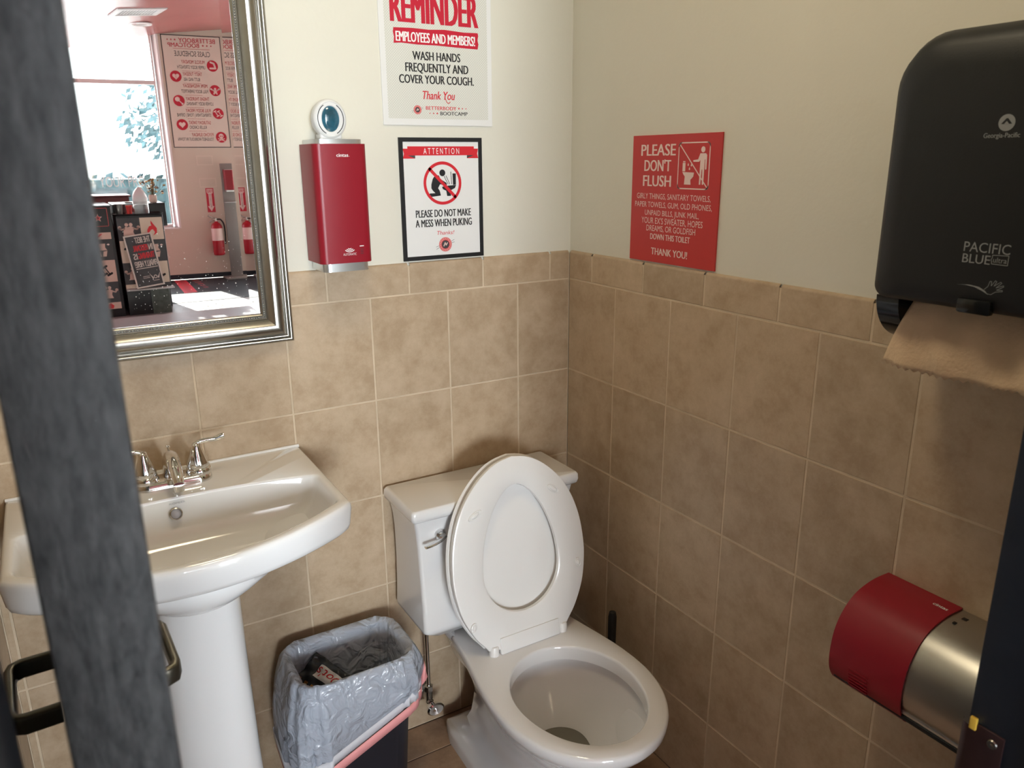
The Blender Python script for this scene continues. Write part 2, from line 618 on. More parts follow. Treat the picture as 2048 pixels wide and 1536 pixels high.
plain('wall_back', (XL - 0.12, 0.007, 0), (0.12, 0.12, CEIL), M_wall)
plain('wall_right', (0.007, -1.57, 0), (0.12, 0.007, CEIL), M_wall)
plain('wall_left', (XL - 0.12, -1.57, 0), (XL - 0.007, 0.007, CEIL), M_wall)
plain('ceiling', (XL - 0.12, -1.57, CEIL), (0.12, 0.12, CEIL + 0.08), M_ceil)

def tiles(name, to_world, spans_rows, m_t, m_g, seed, top_round=False, depth=0.0022, back=0.0010):
    """spans_rows: list of ((z0, z1), [(a0, a1), ...], rounded_top)"""
    rnd = random.Random(seed)
    bm = bmesh.new()
    lay = bm.loops.layers.float_color.new('tint')
    amin = 1e9; amax = -1e9; zmin = 1e9; zmax = -1e9
    for (z0, z1), spans, rt in spans_rows:
        for a0, a1 in spans:
            amin = min(amin, a0); amax = max(amax, a1); zmin = min(zmin, z0); zmax = max(zmax, z1)
            t = rnd.random(), rnd.random(), rnd.random(), 1
            e = 0.0018
            A0, A1, Zb, Zt = a0 + GAP, a1 - GAP, z0 + GAP, z1 - (GAP if not rt else 0)
            r1 = [(A0 + e, Zb + e), (A1 - e, Zb + e), (A1 - e, Zt - e), (A0 + e, Zt - e)]
            o1 = [(A0, Zb), (A1, Zb), (A1, Zt), (A0, Zt)]
            fs = []
            if rt:
                rad = 0.007
                inner = [bm.verts.new(to_world(*p, 0)) for p in [(A0 + e, Zb + e), (A1 - e, Zb + e), (A1 - e, Zt - rad), (A0 + e, Zt - rad)]]
                outer = [bm.verts.new(to_world(*p, depth)) for p in [(A0, Zb), (A1, Zb), (A1, Zt - rad), (A0, Zt - rad)]]
                fs.append(bm.faces.new(inner))
                for k in (0, 1, 3):
                    j = (k + 1) % 4
                    fs.append(bm.faces.new((inner[k], outer[k], outer[j], inner[j])))
                prev = (inner[3], inner[2])
                for k in range(1, 6):
                    a = PI / 2 * k / 5
                    z = Zt - rad + rad * math.sin(a)
                    d = rad - rad * math.cos(a)
                    cur = (bm.verts.new(to_world(A0 + e, z, d)), bm.verts.new(to_world(A1 - e, z, d)))
                    fs.append(bm.faces.new((prev[0], prev[1], cur[1], cur[0])))
                    prev = cur
            else:
                inner = [bm.verts.new(to_world(*p, 0)) for p in r1]
                outer = [bm.verts.new(to_world(*p, depth)) for p in o1]
                fs.append(bm.faces.new(inner))
                for k in range(4):
                    j = (k + 1) % 4
                    fs.append(bm.faces.new((inner[k], outer[k], outer[j], inner[j])))
            for f in fs:
                for l in f.loops:
                    l[lay] = t
    g = [bm.verts.new(to_world(*p, back)) for p in [(amin, zmin), (amax, zmin), (amax, zmax - 0.007), (amin, zmax - 0.007)]]
    f = bm.faces.new(g)
    f.material_index = 1
    # grout top edge to the wall
    g2 = [bm.verts.new(to_world(*p, 0.0075)) for p in [(amin, zmax - 0.007), (amax, zmax - 0.007)]]
    f = bm.faces.new((g[3], g[2], g2[1], g2[0]))
    f.material_index = 1
    return struct(link_mesh(name, bm, [m_t, m_g], angle=25))

def spans(first, total, pitch=TW):
    out = [(0, first)]
    a = first
    while a < total - 1e-4:
        out.append((a, min(a + pitch, total)))
        a += pitch
    return out
rows_z = [(Z0 - (k + 1) * TH, Z0 - k * TH) for k in range(5)]
rows_z[-1] = (0.0, rows_z[-1][1])
def wall_rows(first, firstb, total):
    r = [((Z0, ZT), spans(firstb, total), True)]
    for z in rows_z:
        r.append((z, spans(first, total), False))
    return r
tiles('trim_1', lambda a, z, d: (-a, d, z), wall_rows(0.1667, 0.0636, -XL), M_tile, M_grout, 3)
tiles('trim_2', lambda a, z, d: (d, -a, z), wall_rows(0.2047, 0.1026, 1.44), M_tile, M_grout, 5)
tiles('trim_3', lambda a, z, d: (XL - d, -a, z), wall_rows(0.13, 0.05, 1.44), M_tile, M_grout, 9)

# bathroom floor tiles
FT = 0.305
rowsf = []
y = 0.0
first = 0.115
ys = [(-first, 0.0)]
yy = first
while yy < 1.57:
    ys.append((-min(yy + FT, 1.57), -yy)); yy += FT
for i, (a, b) in enumerate(ys):
    off = 0.07
    xs = [(XL, -1.36)]
    x = -1.36
    while x < -1e-3:
        xs.append((x, min(x + FT * 2, 0.0))); x += FT * 2
    rowsf.append(((a, b), xs, False))
tiles('floor', lambda a, z, d: (a, z, -d), rowsf, M_floor, M_floor_grout, 4)
plain('floor.001', (-5.1, -10.6, -0.12), (3.2, -1.44, -0.035), M_pave)
plain('floor.002', (XL - 0.1, -1.46, -0.036), (0.1, 0.1, -0.0025), M_floor_grout)

# front wall with the doorway (door opens into the room)
JL, JR, JT = -1.264, -0.484, 2.17
plain('wall_front', (-5.1, -1.57, 0), (JL - 0.04, YF, 3.8), M_wall)
plain('wall_front.001', (JR + 0.04, -1.57, 0), (3.2, YF, 3.8), M_wall)
plain('wall_front.002', (JL - 0.04, -1.57, JT + 0.04), (JR + 0.04, YF, 3.8), M_wall)

def jamb(name, x0, x1, z1, stop, y1):
    bm = bmesh.new()
    box(bm, (x0, -1.60, 0), (x1, y1, z1), 0.002)
    sx0, sx1 = stop
    box(bm, (sx0, -1.565, 0), (sx1, -1.497, z1), 0.002)
    return struct(link_mesh(name, bm, M_frame_dark, angle=30))
jr = jamb('trim_4', JR, JR + 0.05, JT, (JR - 0.012, JR + 0.01), -1.418)
jl = jamb('trim_5', JL - 0.05, JL, JT, (JL - 0.01, JL + 0.002), -1.450)
bm = bmesh.new()
box(bm, (JL - 0.05, -1.60, JT), (JR + 0.05, YF + 0.012, JT + 0.05), 0.002)
box(bm, (JL, -1.565, JT - 0.012), (JR, -1.497, JT + 0.01), 0.002)
struct(link_mesh('trim_6', bm, M_frame_dark, angle=30))

# strike plate on the right jamb
bm = bmesh.new()
box(bm, (JR - 0.0022, -1.455, 0.905), (JR + 0.0005, -1.421, 1.016), 0.0008)
lip = []
for k in range(7):
    a = PI / 2 * k / 6
    lip.append((JR - 0.0018 + 0.010 * (1 - math.cos(a)), -1.422 + 0.012 * math.sin(a)))
loft(bm, [[(x, y, z) for (x, y) in lip] for z in (0.915, 1.010)], False, False, closed=False)
sp_ = link_mesh('strike_plate', bm, M_bronze, jr, 30)
bm = bmesh.new()
lathe(bm, [(0.0, 0.0), (0.0052, 0.0), (0.0045, 0.0014), (0.002, 0.0016), (0.0, 0.0010)], (JR - 0.0022, -1.4445, 1.003), 20, 'x', cap0=False, cap1=False)
link_mesh('screw', bm, M_chrome_dull, sp_, 40)
bm = bmesh.new()
box(bm, (JR - 0.0045, -1.428, 1.008), (JR - 0.0005, -1.421, 1.022), 0.001)
link_mesh('yellow_tab', bm, M_yellow, jr, 30)

# door leaf, opened inward by a right angle
DX0, DX1, DY0, DY1 = -1.2505, -1.2095, -1.428, -0.715
bm = bmesh.new()
box(bm, (DX0, DY0, 0.012), (DX1, DY1, JT - 0.006), 0.0025, 2)
door = struct(link_mesh('door_1', bm, M_door, None, 30, origin=((DX0 + DX1) / 2, DY0, 0)))
def lever(sgn):
    xs = DX1 if sgn > 0 else DX0
    ly, lz = DY1 - 0.065, 1.0
    bm = bmesh.new()
    prof = [(0.0, 0.0), (0.032, 0.0), (0.032, 0.006), (0.028, 0.009), (0.013, 0.010), (0.0, 0.010)]
    rings = []
    for r, h in prof:
        rings.append([(xs + sgn * h, ly + r * math.cos(2 * PI * k / 24), lz + r * math.sin(2 * PI * k / 24)) for k in range(24)])
    loft(bm, rings, False, False)
    root = link_mesh('lever_handle', bm, M_lever, door, 30)
    # return lever: neck, bar running towards the hinge, return to the door
    o = 0.062
    path = [(xs + sgn * 0.009, ly, lz), (xs + sgn * (o - 0.012), ly, lz), (xs + sgn * (o - 0.003), ly - 0.004, lz),
            (xs + sgn * o, ly - 0.014, lz), (xs + sgn * o, ly - 0.06, lz), (xs + sgn * o, ly - 0.098, lz),
            (xs + sgn * (o - 0.003), ly - 0.108, lz), (xs + sgn * (o - 0.012), ly - 0.112, lz), (xs + sgn * 0.016, ly - 0.112, lz)]
    bm = bmesh.new()
    # oblong section, taller than thick
    pts = [Vector(p) for p in path]
    rings = []
    for i, p in enumerate(pts):
        if i == 0: T = pts[1] - pts[0]
        elif i == len(pts) - 1: T = pts[-1] - pts[-2]
        else: T = (pts[i + 1] - pts[i]).normalized() + (pts[i] - pts[i - 1]).normalized()
        T.normalize()
        side = Vector((-T.y, T.x, 0))
        ring = []
        for (a, b) in rrect(0, 0, 0.0055, 0.0115, 0.004, 3):
            ring.append(p + side * a + UP * b)
        rings.append(ring)
    loft(bm, rings)
    link_mesh('lever', bm, M_lever, root, 45)
    return root
lever(1)
lever(-1)
door.rotation_euler.z = math.radians(2.4)
for z in (0.25, 0.92, 1.92):
    bm = bmesh.new()
    lathe(bm, [(0, -0.05), (0.006, -0.05), (0.006, 0.05), (0, 0.05)], (DX0 - 0.005, DY0 - 0.002 + 0.004, z), 12)
    link_mesh('hinge', bm, M_lever, door, 40)

# bumper on the left wall behind the door
ds = thing('door_stop', (XL, -0.86, 1.02), 'small dark round bumper on the left wall beside the door lever', 'door stop')
bm = bmesh.new()
lathe(bm, [(0, 0), (0.017, 0), (0.017, -0.006), (0.009, -0.008), (0.009, -0.030), (0, -0.030)], (XL, -0.86, 1.02), 20, 'x')
link_mesh('base', bm, M_lever, ds, 40)
bm = bmesh.new()
lathe(bm, [(0, -0.030), (0.011, -0.030), (0.011, -0.042), (0.008, -0.046), (0, -0.046)], (XL, -0.86, 1.02), 20, 'x')
link_mesh('rubber_tip', bm, M_rubber, ds, 40)

# ------------------------------------------------------------------ lobby shell
def polyprism(name, pts, z0, z1, m):
    bm = bmesh.new()
    loft(bm, [[(x, y, z0) for x, y in pts], [(x, y, z1) for x, y in pts]])
    return struct(link_mesh(name, bm, m, angle=20))
def wedge(name, s0, s1, z0, z1, m, n0=-0.16, n1=0.0):
    bm = bmesh.new()
    pr = [W(s0, n0, 0), W(s1, n0, 0), W(s1, n1, 0), W(s0, n1, 0)]
    loft(bm, [[(p.x, p.y, z0) for p in pr], [(p.x, p.y, z1) for p in pr]])
    return struct(link_mesh(name, bm, m, angle=20))
SILL = 0.715
wedge('wall_lobby', 0.215, 1.35, 0, 3.9, M_pinkwall)
wedge('wall_lobby.001', -2.15, 0.215, 0, SILL, M_pinkwall)
wedge('wall_lobby.004', 2.95, 3.2, 0, 3.9, M_pinkwall)
wedge('wall_lobby.002', -2.15, -1.85, SILL, 3.9, M_pinkwall)
wedge('wall_lobby.003', -5.4, -4.3, SILL, 3.9, M_pinkwall)
plain('wall_lobby_right', (3.0, -10.2, 0), (3.15, -1.45, 3.9), M_lobbyside)
plain('wall_lobby_left', (-5.15, -10.6, 0), (-5.0, -1.45, 3.9), M_lobbyside)
# window reveal lining on the right of the storefront pane
bm = bmesh.new()
pr = [W(0.12, -0.16, 0), W(0.215, -0.16, 0), W(0.215, 0.004, 0), W(0.19, 0.004, 0)]
loft(bm, [[(p.x, p.y, SILL - 0.01) for p in pr], [(p.x, p.y, 3.6) for p in pr]])
struct(link_mesh('trim_7', bm, M_whiteframe, angle=20))
# sloping red ceiling of the lobby
bm = bmesh.new()
cp = [(-5.15, -10.7), (3.2, -10.7), (3.2, -1.45), (-5.15, -1.45)]
loft(bm, [[(x, y, ceil_z((x, y))) for x, y in cp], [(x, y, ceil_z((x, y)) + 0.08) for x, y in cp]])
struct(link_mesh('ceiling.001', bm, M_redceil, angle=20))
# floors
plain('floor.003', (-5.0, -7.86, -0.034), (3.0, -1.46, 0.0), M_lobbytile)
bm = bmesh.new()
fp = [(-5.0, -10.35), (3.0, -9.55), (3.0, -7.86), (-5.0, -7.86)]
loft(bm, [[(x, y, -0.034) for x, y in fp], [(x, y, 0.004) for x, y in fp]])
struct(link_mesh('floor.004', bm, M_blackfloor, angle=20))
bm = bmesh.new()
pr = [W(-2.15, 0, 0), W(1.35, 0, 0), W(1.35, 0.012, 0), W(-2.15, 0.012, 0)]
loft(bm, [[(p.x, p.y, 0.003) for p in pr], [(p.x, p.y, 0.07) for p in pr]])
struct(link_mesh('baseboard_lobby', bm, M_frame_dark, angle=20))

def window(idx, s0, s1, SILL=SILL):
    fw = 0.045
    def bar(bm, a0, a1, z0, z1, n0=-0.13, n1=-0.08):
        pr = [W(a0, n0, 0), W(a1, n0, 0), W(a1, n1, 0), W(a0, n1, 0)]
        loft(bm, [[(p.x, p.y, z0) for p in pr], [(p.x, p.y, z1) for p in pr]])
    bm = bmesh.new()
    bar(bm, s0, s1, SILL, SILL + fw)
    bar(bm, s0, s0 + fw, SILL + fw, 3.5)
    bar(bm, s1 - 0.012, s1 + 0.01, SILL + fw, 3.5)
    bar(bm, s0 + fw, s1 - 0.012, 2.55, 2.60)
    f = struct(link_mesh('window_%d' % idx, bm, M_whiteframe, angle=20))
    bm = bmesh.new()
    bar(bm, s0 + fw, s1 - 0.012, SILL + fw, 2.55, -0.107, -0.103)
    bar(bm, s0 + fw, s1 - 0.012, 2.60, 3.5, -0.107, -0.103)
    g = link_mesh('pane', bm, M_glasspane, f, 20)
    bm = bmesh.new()
    bar(bm, s0, s1 + 0.07, SILL - 0.02, SILL, -0.16, 0.012)
    link_mesh('window_sill', bm, M_whiteframe, f, 20)
    return f
def pane_material():
    m = bpy.data.materials.new('window_glass')
    m.use_nodes = True
    nt = m.node_tree
    nt.nodes.remove(nt.nodes['Principled BSDF'])
    tr = nt.nodes.new('ShaderNodeBsdfTransparent')
    tr.inputs['Color'].default_value = (0.95, 0.97, 0.97, 1)
    gl = nt.nodes.new('ShaderNodeBsdfGlossy')
    gl.inputs['Roughness'].default_value = 0.0
    mx = nt.nodes.new('ShaderNodeMixShader')
    mx.inputs[0].default_value = 0.05
    nt.links.new(tr.outputs[0], mx.inputs[1])
    nt.links.new(gl.outputs[0], mx.inputs[2])
    nt.links.new(mx.outputs[0], nt.nodes['Material Output'].inputs['Surface'])
    return m
M_glasspane = pane_material()
win = window(1, -1.85, 0.117)
window(2, -4.3, -2.15, 0.03)  # unseen tall bay, added to let more light reach the bathroom
window(3, 1.35, 2.93, 0.03)  # unseen bay past the poster, added for its light
# lettering on the pane, to be read from the pavement
A = Art(W(0, -0.108, 0), WD, UP, -WN, 0.001)
A.text('YOUR PRO', -0.706, -0.16, 1.264, 0.13, M_white_print, 1)
A.build('pane_lettering', win)
# ================================================================== bathroom things
# ---- unseen round housing, added above the frame around the fill light
cl = thing('ceiling_fill_housing', (-0.80, -0.85, 2.58), 'unseen round fill lamp added on the bathroom ceiling', 'ceiling lamp')
bm = bmesh.new()
lathe(bm, [(0.0, 0.0399), (0.20, 0.0399), (0.20, 0.012), (0.185, 0.0), (0.178, 0.006), (0.0, 0.006)], (-0.80, -0.85, 2.58), 32, cap0=False, cap1=False)
link_mesh('housing', bm, M_white_pl, cl, 40)
# ---- framed mirror
MX0, MX1, MZ0, MZ1 = -1.387, -0.774, 1.179, 2.10
mir = thing('wall_mirror', ((MX0 + MX1) / 2, 0, MZ0), 'large silver framed mirror with beaded edge hanging above the sink', 'mirror')
FW = 0.068
prof = [(0.0, 0.001), (0.0, 0.016), (0.0015, 0.018)]                     # (inset, height)
prof += [(0.0015 + 0.0035 - 0.0035 * math.cos(PI * k / 6), 0.018 + 0.003 * math.sin(PI * k / 6)) for k in range(1, 7)]
prof += [(0.0093, 0.0165), (0.0100, 0.0185)]
prof += [(0.0100 + 0.0027 - 0.0027 * math.cos(PI * k / 6), 0.0185 + 0.0025 * math.sin(PI * k / 6)) for k in range(1, 7)]
prof += [(0.0162, 0.0172), (0.0168, 0.0176)]
prof += [(0.0168 + 0.0385 * k / 18, 0.0178 + 0.0150 * math.sin(PI * (k / 18) ** 0.9) ** 0.9 - 0.0030 * k / 18) for k in range(1, 18)]
prof += [(0.0556, 0.0140), (0.0564, 0.0155), (0.0574, 0.0150), (0.0578, 0.0128), (0.0632, 0.0128), (0.0635, 0.0145), (0.0650, 0.0150), (0.0665, 0.0140), (0.0680, 0.0100), (0.0680, 0.0060)]
rings = []
for ins, h in prof:
    rings.append([(MX0 + ins, -h, MZ0 + ins), (MX1 - ins, -h, MZ0 + ins), (MX1 - ins, -h, MZ1 - ins), (MX0 + ins, -h, MZ1 - ins)])
bm = bmesh.new()
loft(bm, rings, False, False)
link_mesh('frame', bm, M_silver, mir, 35)
# pearl bead trim in the inner groove
bm = bmesh.new()
ins = 0.0605
def pearl_line(p, q):
    d = Vector(q) - Vector(p)
    n = int(d.length / 0.0050)
    for k in range(n):
        c = Vector(p) + d * ((k + 0.5) / n)
        bmesh.ops.create_icosphere(bm, subdivisions=1, radius=0.0021, matrix=Matrix.Translation(c))
xa, xb, za, zb = MX0 + ins, MX1 - ins, MZ0 + ins, MZ1 - ins
for p, q in (((xa, -.0135, za), (xb, -.0135, za)), ((xb, -.0135, za), (xb, -.0135, zb)), ((xa, -.0135, zb), (xb, -.0135, zb)), ((xa, -.0135, za), (xa, -.0135, zb))):
    pearl_line(p, q)
link_mesh('bead_trim', bm, M_silver, mir, 60)
bm = bmesh.new()
rg = []
for ins, h in ((0.0578, 0.0126), (0.0634, 0.0126)):
    rg.append([(MX0 + ins, -h, MZ0 + ins), (MX1 - ins, -h, MZ0 + ins), (MX1 - ins, -h, MZ1 - ins), (MX0 + ins, -h, MZ1 - ins)])
loft(bm, [[(x, y - .0004, z) for x, y, z in r] for r in rg], False, False)
link_mesh('bead_groove', bm, M_silver_dark, mir, None)
# glass: flat field with a bevelled rim
bm = bmesh.new()
gx0, gx1, gz0, gz1 = MX0 + FW, MX1 - FW, MZ0 + FW, MZ1 - FW
B = 0.020
TIN, TOUT = math.tan(0.0206), math.tan(0.026)
gy = -0.0080
I = [bm.verts.new(p) for p in ((gx0 + B, gy, gz0 + B), (gx1 - B, gy, gz0 + B), (gx1 - B, gy, gz1 - B), (gx0 + B, gy, gz1 - B))]
bm.faces.new(I)
def q4(*p): bm.faces.new([bm.verts.new(v) for v in p])
d_in, d_out = B * TIN, B * TOUT
q4((gx1 - B, gy, gz0 + B), (gx1, gy - d_in, gz0), (gx1, gy - d_in, gz1), (gx1 - B, gy, gz1 - B))
q4((gx0 + B, gy, gz0 + B), (gx0, gy - d_in, gz0), (gx0, gy - d_in, gz1), (gx0 + B, gy, gz1 - B))
q4((gx0 + B, gy, gz0 + B), (gx1 - B, gy, gz0 + B), (gx1, gy + d_out, gz0), (gx0, gy + d_out, gz0))
q4((gx0 + B, gy, gz1 - B), (gx1 - B, gy, gz1 - B), (gx1, gy + d_out, gz1), (gx0, gy + d_out, gz1))
link_mesh('glass', bm, M_mirror, mir, None)
# dried splashes on the lower part of the glass
bm = bmesh.new()
rs = random.Random(77)
for k in range(170):
    x = rs.uniform(gx0 + 0.22, gx1 - 0.012)
    z = gz0 + 0.022 + abs(rs.gauss(0, 0.085))
    if z > 1.62: continue
    r = rs.uniform(0.0003, 0.0007) if rs.random() < 0.85 else rs.uniform(0.0008, 0.0013)
    c = Vector((x, gy - 0.0008, z))
    bm.faces.new([bm.verts.new(c + Vector((r * math.cos(2 * PI * q / 8), 0, r * rs.uniform(0.9, 1.3) * math.sin(2 * PI * q / 8)))) for q in range(8)])
o = link_mesh('water_spots', bm, mat('dried_water_spot', (0.80, 0.80, 0.80), 0.7), mir, None)
o['kind'] = 'stuff'

# ---- soap dispenser
SX0, SX1 = -0.722, -0.604
so = thing('soap_dispenser', (-0.663, 0, 1.338), 'tall crimson automatic soap dispenser on the wall right of the mirror', 'soap dispenser')
def prism_xy(bm, pts, z0, z1, bev=0.0):
    loft(bm, [[(x, y, z0) for x, y in pts], [(x, y, z1) for x, y in pts]])
def chamf(x0, x1, y0, y1, c, r=3):
    """plan outline, wall side y0, front y1 (negative) with rounded chamfers"""
    P = [(x0, y0), (x0, y1 + c)]
    for k in range(1, r + 1):
        t = k / (r + 1)
        a = PI / 2 * t
        P.append((x0 + c * (1 - math.cos(a)), y1 + c * (1 - math.sin(a))))
    P += [(x0 + c, y1), (x1 - c, y1)]
    for k in range(1, r + 1):
        t = k / (r + 1)
        a = PI / 2 * (1 - t)
        P.append((x1 - c * (1 - math.cos(a)), y1 + c * (1 - math.sin(a))))
    P += [(x1, y1 + c), (x1, y0)]
    return P
bm = bmesh.new()
prism_xy(bm, chamf(SX0, SX1, -0.001, -0.100, 0.016), 1.356, 1.607)
link_mesh('cover', bm, M_red, so, 40)
bm = bmesh.new()
prism_xy(bm, chamf(SX0 + 0.008, SX1 - 0.006, -0.001, -0.093, 0.016), 1.606, 1.6165)
link_mesh('top_cap', bm, M_alum, so, 40)
bm = bmesh.new()
prism_xy(bm, chamf(SX0 + 0.008, SX1 - 0.006, -0.001, -0.093, 0.016), 1.337, 1.357)
link_mesh('nozzle_base', bm, M_alum, so, 40)
A = Art((0, -0.1003, 0), (1, 0, 0), UP, (0, -1, 0))
A.text('cintas', -0.6736, -0.6475, 1.5805, 0.0072, M_white_print, 1, 0.03)
A.disc(-0.6455, 1.5815, 0.0007, M_white_print, 1, 8)
A.build('brand_mark', so)
A = Art((0, -0.1003, 0), (1, 0, 0), UP, (0, -1, 0))
A.text('AUTOMATIC', -0.6729, -0.6429, 1.3725, 0.0048, M_white_print, 1)
for k, r in enumerate((0.0045, 0.0085, 0.0125)):
    A.ring(-0.6576, 1.3935 - 0.0035 , r - 0.0011, r + 0.0009, M_white_print, 1, 14, 215, 325, 0.8)
A.rect(-0.6345, 1.3905, -0.6250, 1.3925, M_white_print, 1)
for k in range(4):
    A.rect(-0.6335, 1.3850 - k * 0.0035, -0.6265, 1.3860 - k * 0.0035, M_dgrey, 1)
A.build('sensor_marking', so)

# ---- air freshener on top
af = thing('air_freshener', (-0.6655, -0.045, 1.6165), 'white oval air freshener with blue gel standing on the soap dispenser', 'air freshener')
bm = bmesh.new()
def egg(r_x, r_z, zc, y):
    out = []
    for k in range(40):
        a = 2 * PI * k / 40
        zz = math.sin(a)
        out.append((-0.6655 + r_x * math.cos(a), y, zc + r_z * zz))
    return out
zc = 1.6585
pr = [(0.016, 0.020, -0.018), (0.028, 0.032, -0.020), (0.0355, 0.0395, -0.028), (0.0375, 0.0415, -0.040), (0.0365, 0.0405, -0.050), (0.0345, 0.0385, -0.0545), (0.0310, 0.0350, -0.0560), (0.0300, 0.0340, -0.0552), (0.0270, 0.0310, -0.0560), (0.0205, 0.0275, -0.0565), (0.0185, 0.0255, -0.0540)]
loft(bm, [egg(a, b, zc, y) for a, b, y in pr], True, False)
box(bm, (-0.690, -0.052, 1.6166), (-0.641, -0.018, 1.6300), 0.004)
link_mesh('housing', bm, M_white_pl, af, 50)
bm = bmesh.new()
loft(bm, [egg(0.0195, 0.0265, zc, -0.0545), egg(0.016, 0.022, zc, -0.0575), egg(0.008, 0.011, zc, -0.0595)], False, True)
link_mesh('gel_window', bm, M_navy_cer, af, 60)
for a0, a1 in ((-65, 60), (120, 245)):
    bm = bmesh.new()
    P = []
    for k in range(21):
        a = math.radians(a0 + (a1 - a0) * k / 20)
        P.append((-0.6655 + 0.0282 * math.cos(a), -0.0563, zc + 0.0322 * math.sin(a)))
    tube(bm, P, 0.0009, 6)
    link_mesh('trim_line', bm, M_dgrey, af, 60)

# ---- reminder poster (tall board)
rp = thing('reminder_poster', (-0.378, 0, 1.651), 'large white REMINDER wash hands poster above the black framed notice', 'poster')
bm = bmesh.new()
box(bm, (-0.5215, 0.0036, 1.6510), (-0.2350, 0.0068, 2.0830), 0.0006, 1)
link_mesh('board', bm, M_paper_w, rp, 30)
bm = bmesh.new()
v = [bm.verts.new(p) for p in ((-0.5085, 0.0033, 1.6655), (-0.2470, 0.0033, 1.6655), (-0.2470, 0.0033, 2.068), (-0.5085, 0.0033, 2.068))]
bm.faces.new(v)
link_mesh('halftone_print', bm, M_halftone, rp, None)
A = Art((0, 0.0032, 0), (1, 0, 0), UP, (0, -1, 0), 0.00015)
A.text('REMINDER', -0.4940, -0.2695, 1.8720, 0.066, M_print_crimson, 1, 0.045)
ban = [(-0.4880, 1.8270), (-0.4700, 1.8285), (-0.43, 1.8268), (-0.38, 1.8275), (-0.33, 1.8260), (-0.2730, 1.8250), (-0.2705, 1.836), (-0.2728, 1.845), (-0.2708, 1.855), (-0.2720, 1.8610), (-0.31, 1.8600), (-0.36, 1.8625), (-0.40, 1.8600), (-0.44, 1.8610), (-0.4870, 1.8595), (-0.4885, 1.850), (-0.4862, 1.840)]
A.poly(ban, M_print_crimson, 1)
A.text('EMPLOYEES AND MEMBERS!', -0.4825, -0.2795, 1.8318, 0.0205, M_white_print, 2, 0.04)
A.text('WASH HANDS', -0.4432, -0.3200, 1.7942, 0.0182, M_print_black, 1, 0.04)
A.text('FREQUENTLY AND', -0.4622, -0.2992, 1.7686, 0.0188, M_print_black, 1, 0.04)
A.text('COVER YOUR COUGH.', -0.4788, -0.2852, 1.7434, 0.0182, M_print_black, 1, 0.04)
A.text('Thank You', -0.4240, -0.3390, 1.7095, 0.0180, M_print_red, 1, 0.025, slant=0.18)
A.stroke([(-0.3622, 1.7115), (-0.3590, 1.7040), (-0.3540, 1.7010), (-0.3500, 1.7050)], 0.0016, M_print_red, 1)
A.text('BETTERBODY', -0.4142, -0.3338, 1.6862, 0.0078, M_print_red, 1, 0.03)
A.text('BOOTCAMP', -0.3770, -0.3040, 1.6745, 0.0080, M_print_black, 1, 0.03)
for k in range(3):
    A.star(-0.3272 + 0.0095 * k, 1.6905, 0.0030 - 0.0005 * k, M_print_red, 1)
    A.star(-0.3850 - 0.0095 * k, 1.6785, 0.0030 - 0.0005 * k, M_print_red, 1)
def emblem(A, u, v, r, l=1):
    A.disc(u, v, r, M_print_pink, l)
    A.ring(u, v, r * 0.93, r, M_print_red, l + 1, 32)
    A.disc(u, v, r * 0.60, M_dgrey, l + 1)
    A.ring(u, v, r * 0.58, r * 0.66, M_print_red, l + 2, 32)
    for k in range(18):
        a = 2 * PI * k / 18
        A.rect(u + 0.79 * r * math.cos(a) - r * .055, v + 0.79 * r * math.sin(a) - r * .07, u + 0.79 * r * math.cos(a) + r * .055, v + 0.79 * r * math.sin(a) + r * .07, M_print_red, l + 1)
    A.stroke([(u - r * .25, v - r * .2), (u - r * .05, v + r * .25), (u + r * .1, v - r * .1), (u + r * .3, v + r * .2)], r * .16, M_pinkwhite, l + 3)
    for s, o in ((-1, 0.0), (1, 0.0)):
        A.stroke([(u + s * r * 1.02, v + s * r * 0.15), (u + s * r * 1.45, v + s * r * 0.30)], r * .05, M_dgrey, l)
        A.stroke([(u + s * r * 0.98, v + s * r * 0.40), (u + s * r * 1.40, v + s * r * 0.62)], r * .05, M_dgrey, l)
emblem(A, -0.4355, 1.6855, 0.0100)
A.build('printed_lettering', rp)

# ---- framed notice with prohibition pictogram
nt_ = thing('framed_notice', (-0.376, 0, 1.336), 'black framed white ATTENTION notice with red prohibition circle', 'notice')
bm = bmesh.new()
x0, x1, z0, z1 = -0.4875, -0.2675, 1.3358, 1.6238
rings = []
for ins, h in ((0, -0.0068), (0, -0.0010), (0.001, 0.0), (0.008, 0.0), (0.0095, -0.0012), (0.0098, -0.005)):
    rings.append([(x0 + ins, -h, z0 + ins), (x1 - ins, -h, z0 + ins), (x1 - ins, -h, z1 - ins), (x0 + ins, -h, z1 - ins)])
loft(bm, rings, False, False)
link_mesh('frame', bm, M_black, nt_, 30)
bm = bmesh.new()
box(bm, (x0 + 0.009, 0.003, z0 + 0.009), (x1 - 0.009, 0.0066, z1 - 0.009))
link_mesh('paper', bm, M_paper_w, nt_, None)
A = Art((0, 0.0028, 0), (1, 0, 0), UP, (0, -1, 0), 0.00015)
for sgn in (-1, 1):
    c = -0.3778
    X = lambda x: c + sgn * x
    A.poly([(X(0.079), 1.5985), (X(0.1005), 1.5985), (X(0.0975), 1.5870), (X(0.1005), 1.5760), (X(0.069), 1.5760), (X(0.069), 1.590)], M_print_red, 1)
    A.poly([(X(0.0885), 1.5832), (X(0.069), 1.5832), (X(0.069), 1.5762)], M_dgrey, 2)
A.rect(-0.4662, 1.5830, -0.2892, 1.6038, M_print_red, 3)
A.text('A T T E N T I O N', -0.4252, -0.3300, 1.5862, 0.0135, M_white_print, 4)
cu, cv_, R0 = -0.3770, 1.5180, 0.0510
A.ring(cu, cv_, R0 * 0.86, R0, M_print_red, 3, 56)
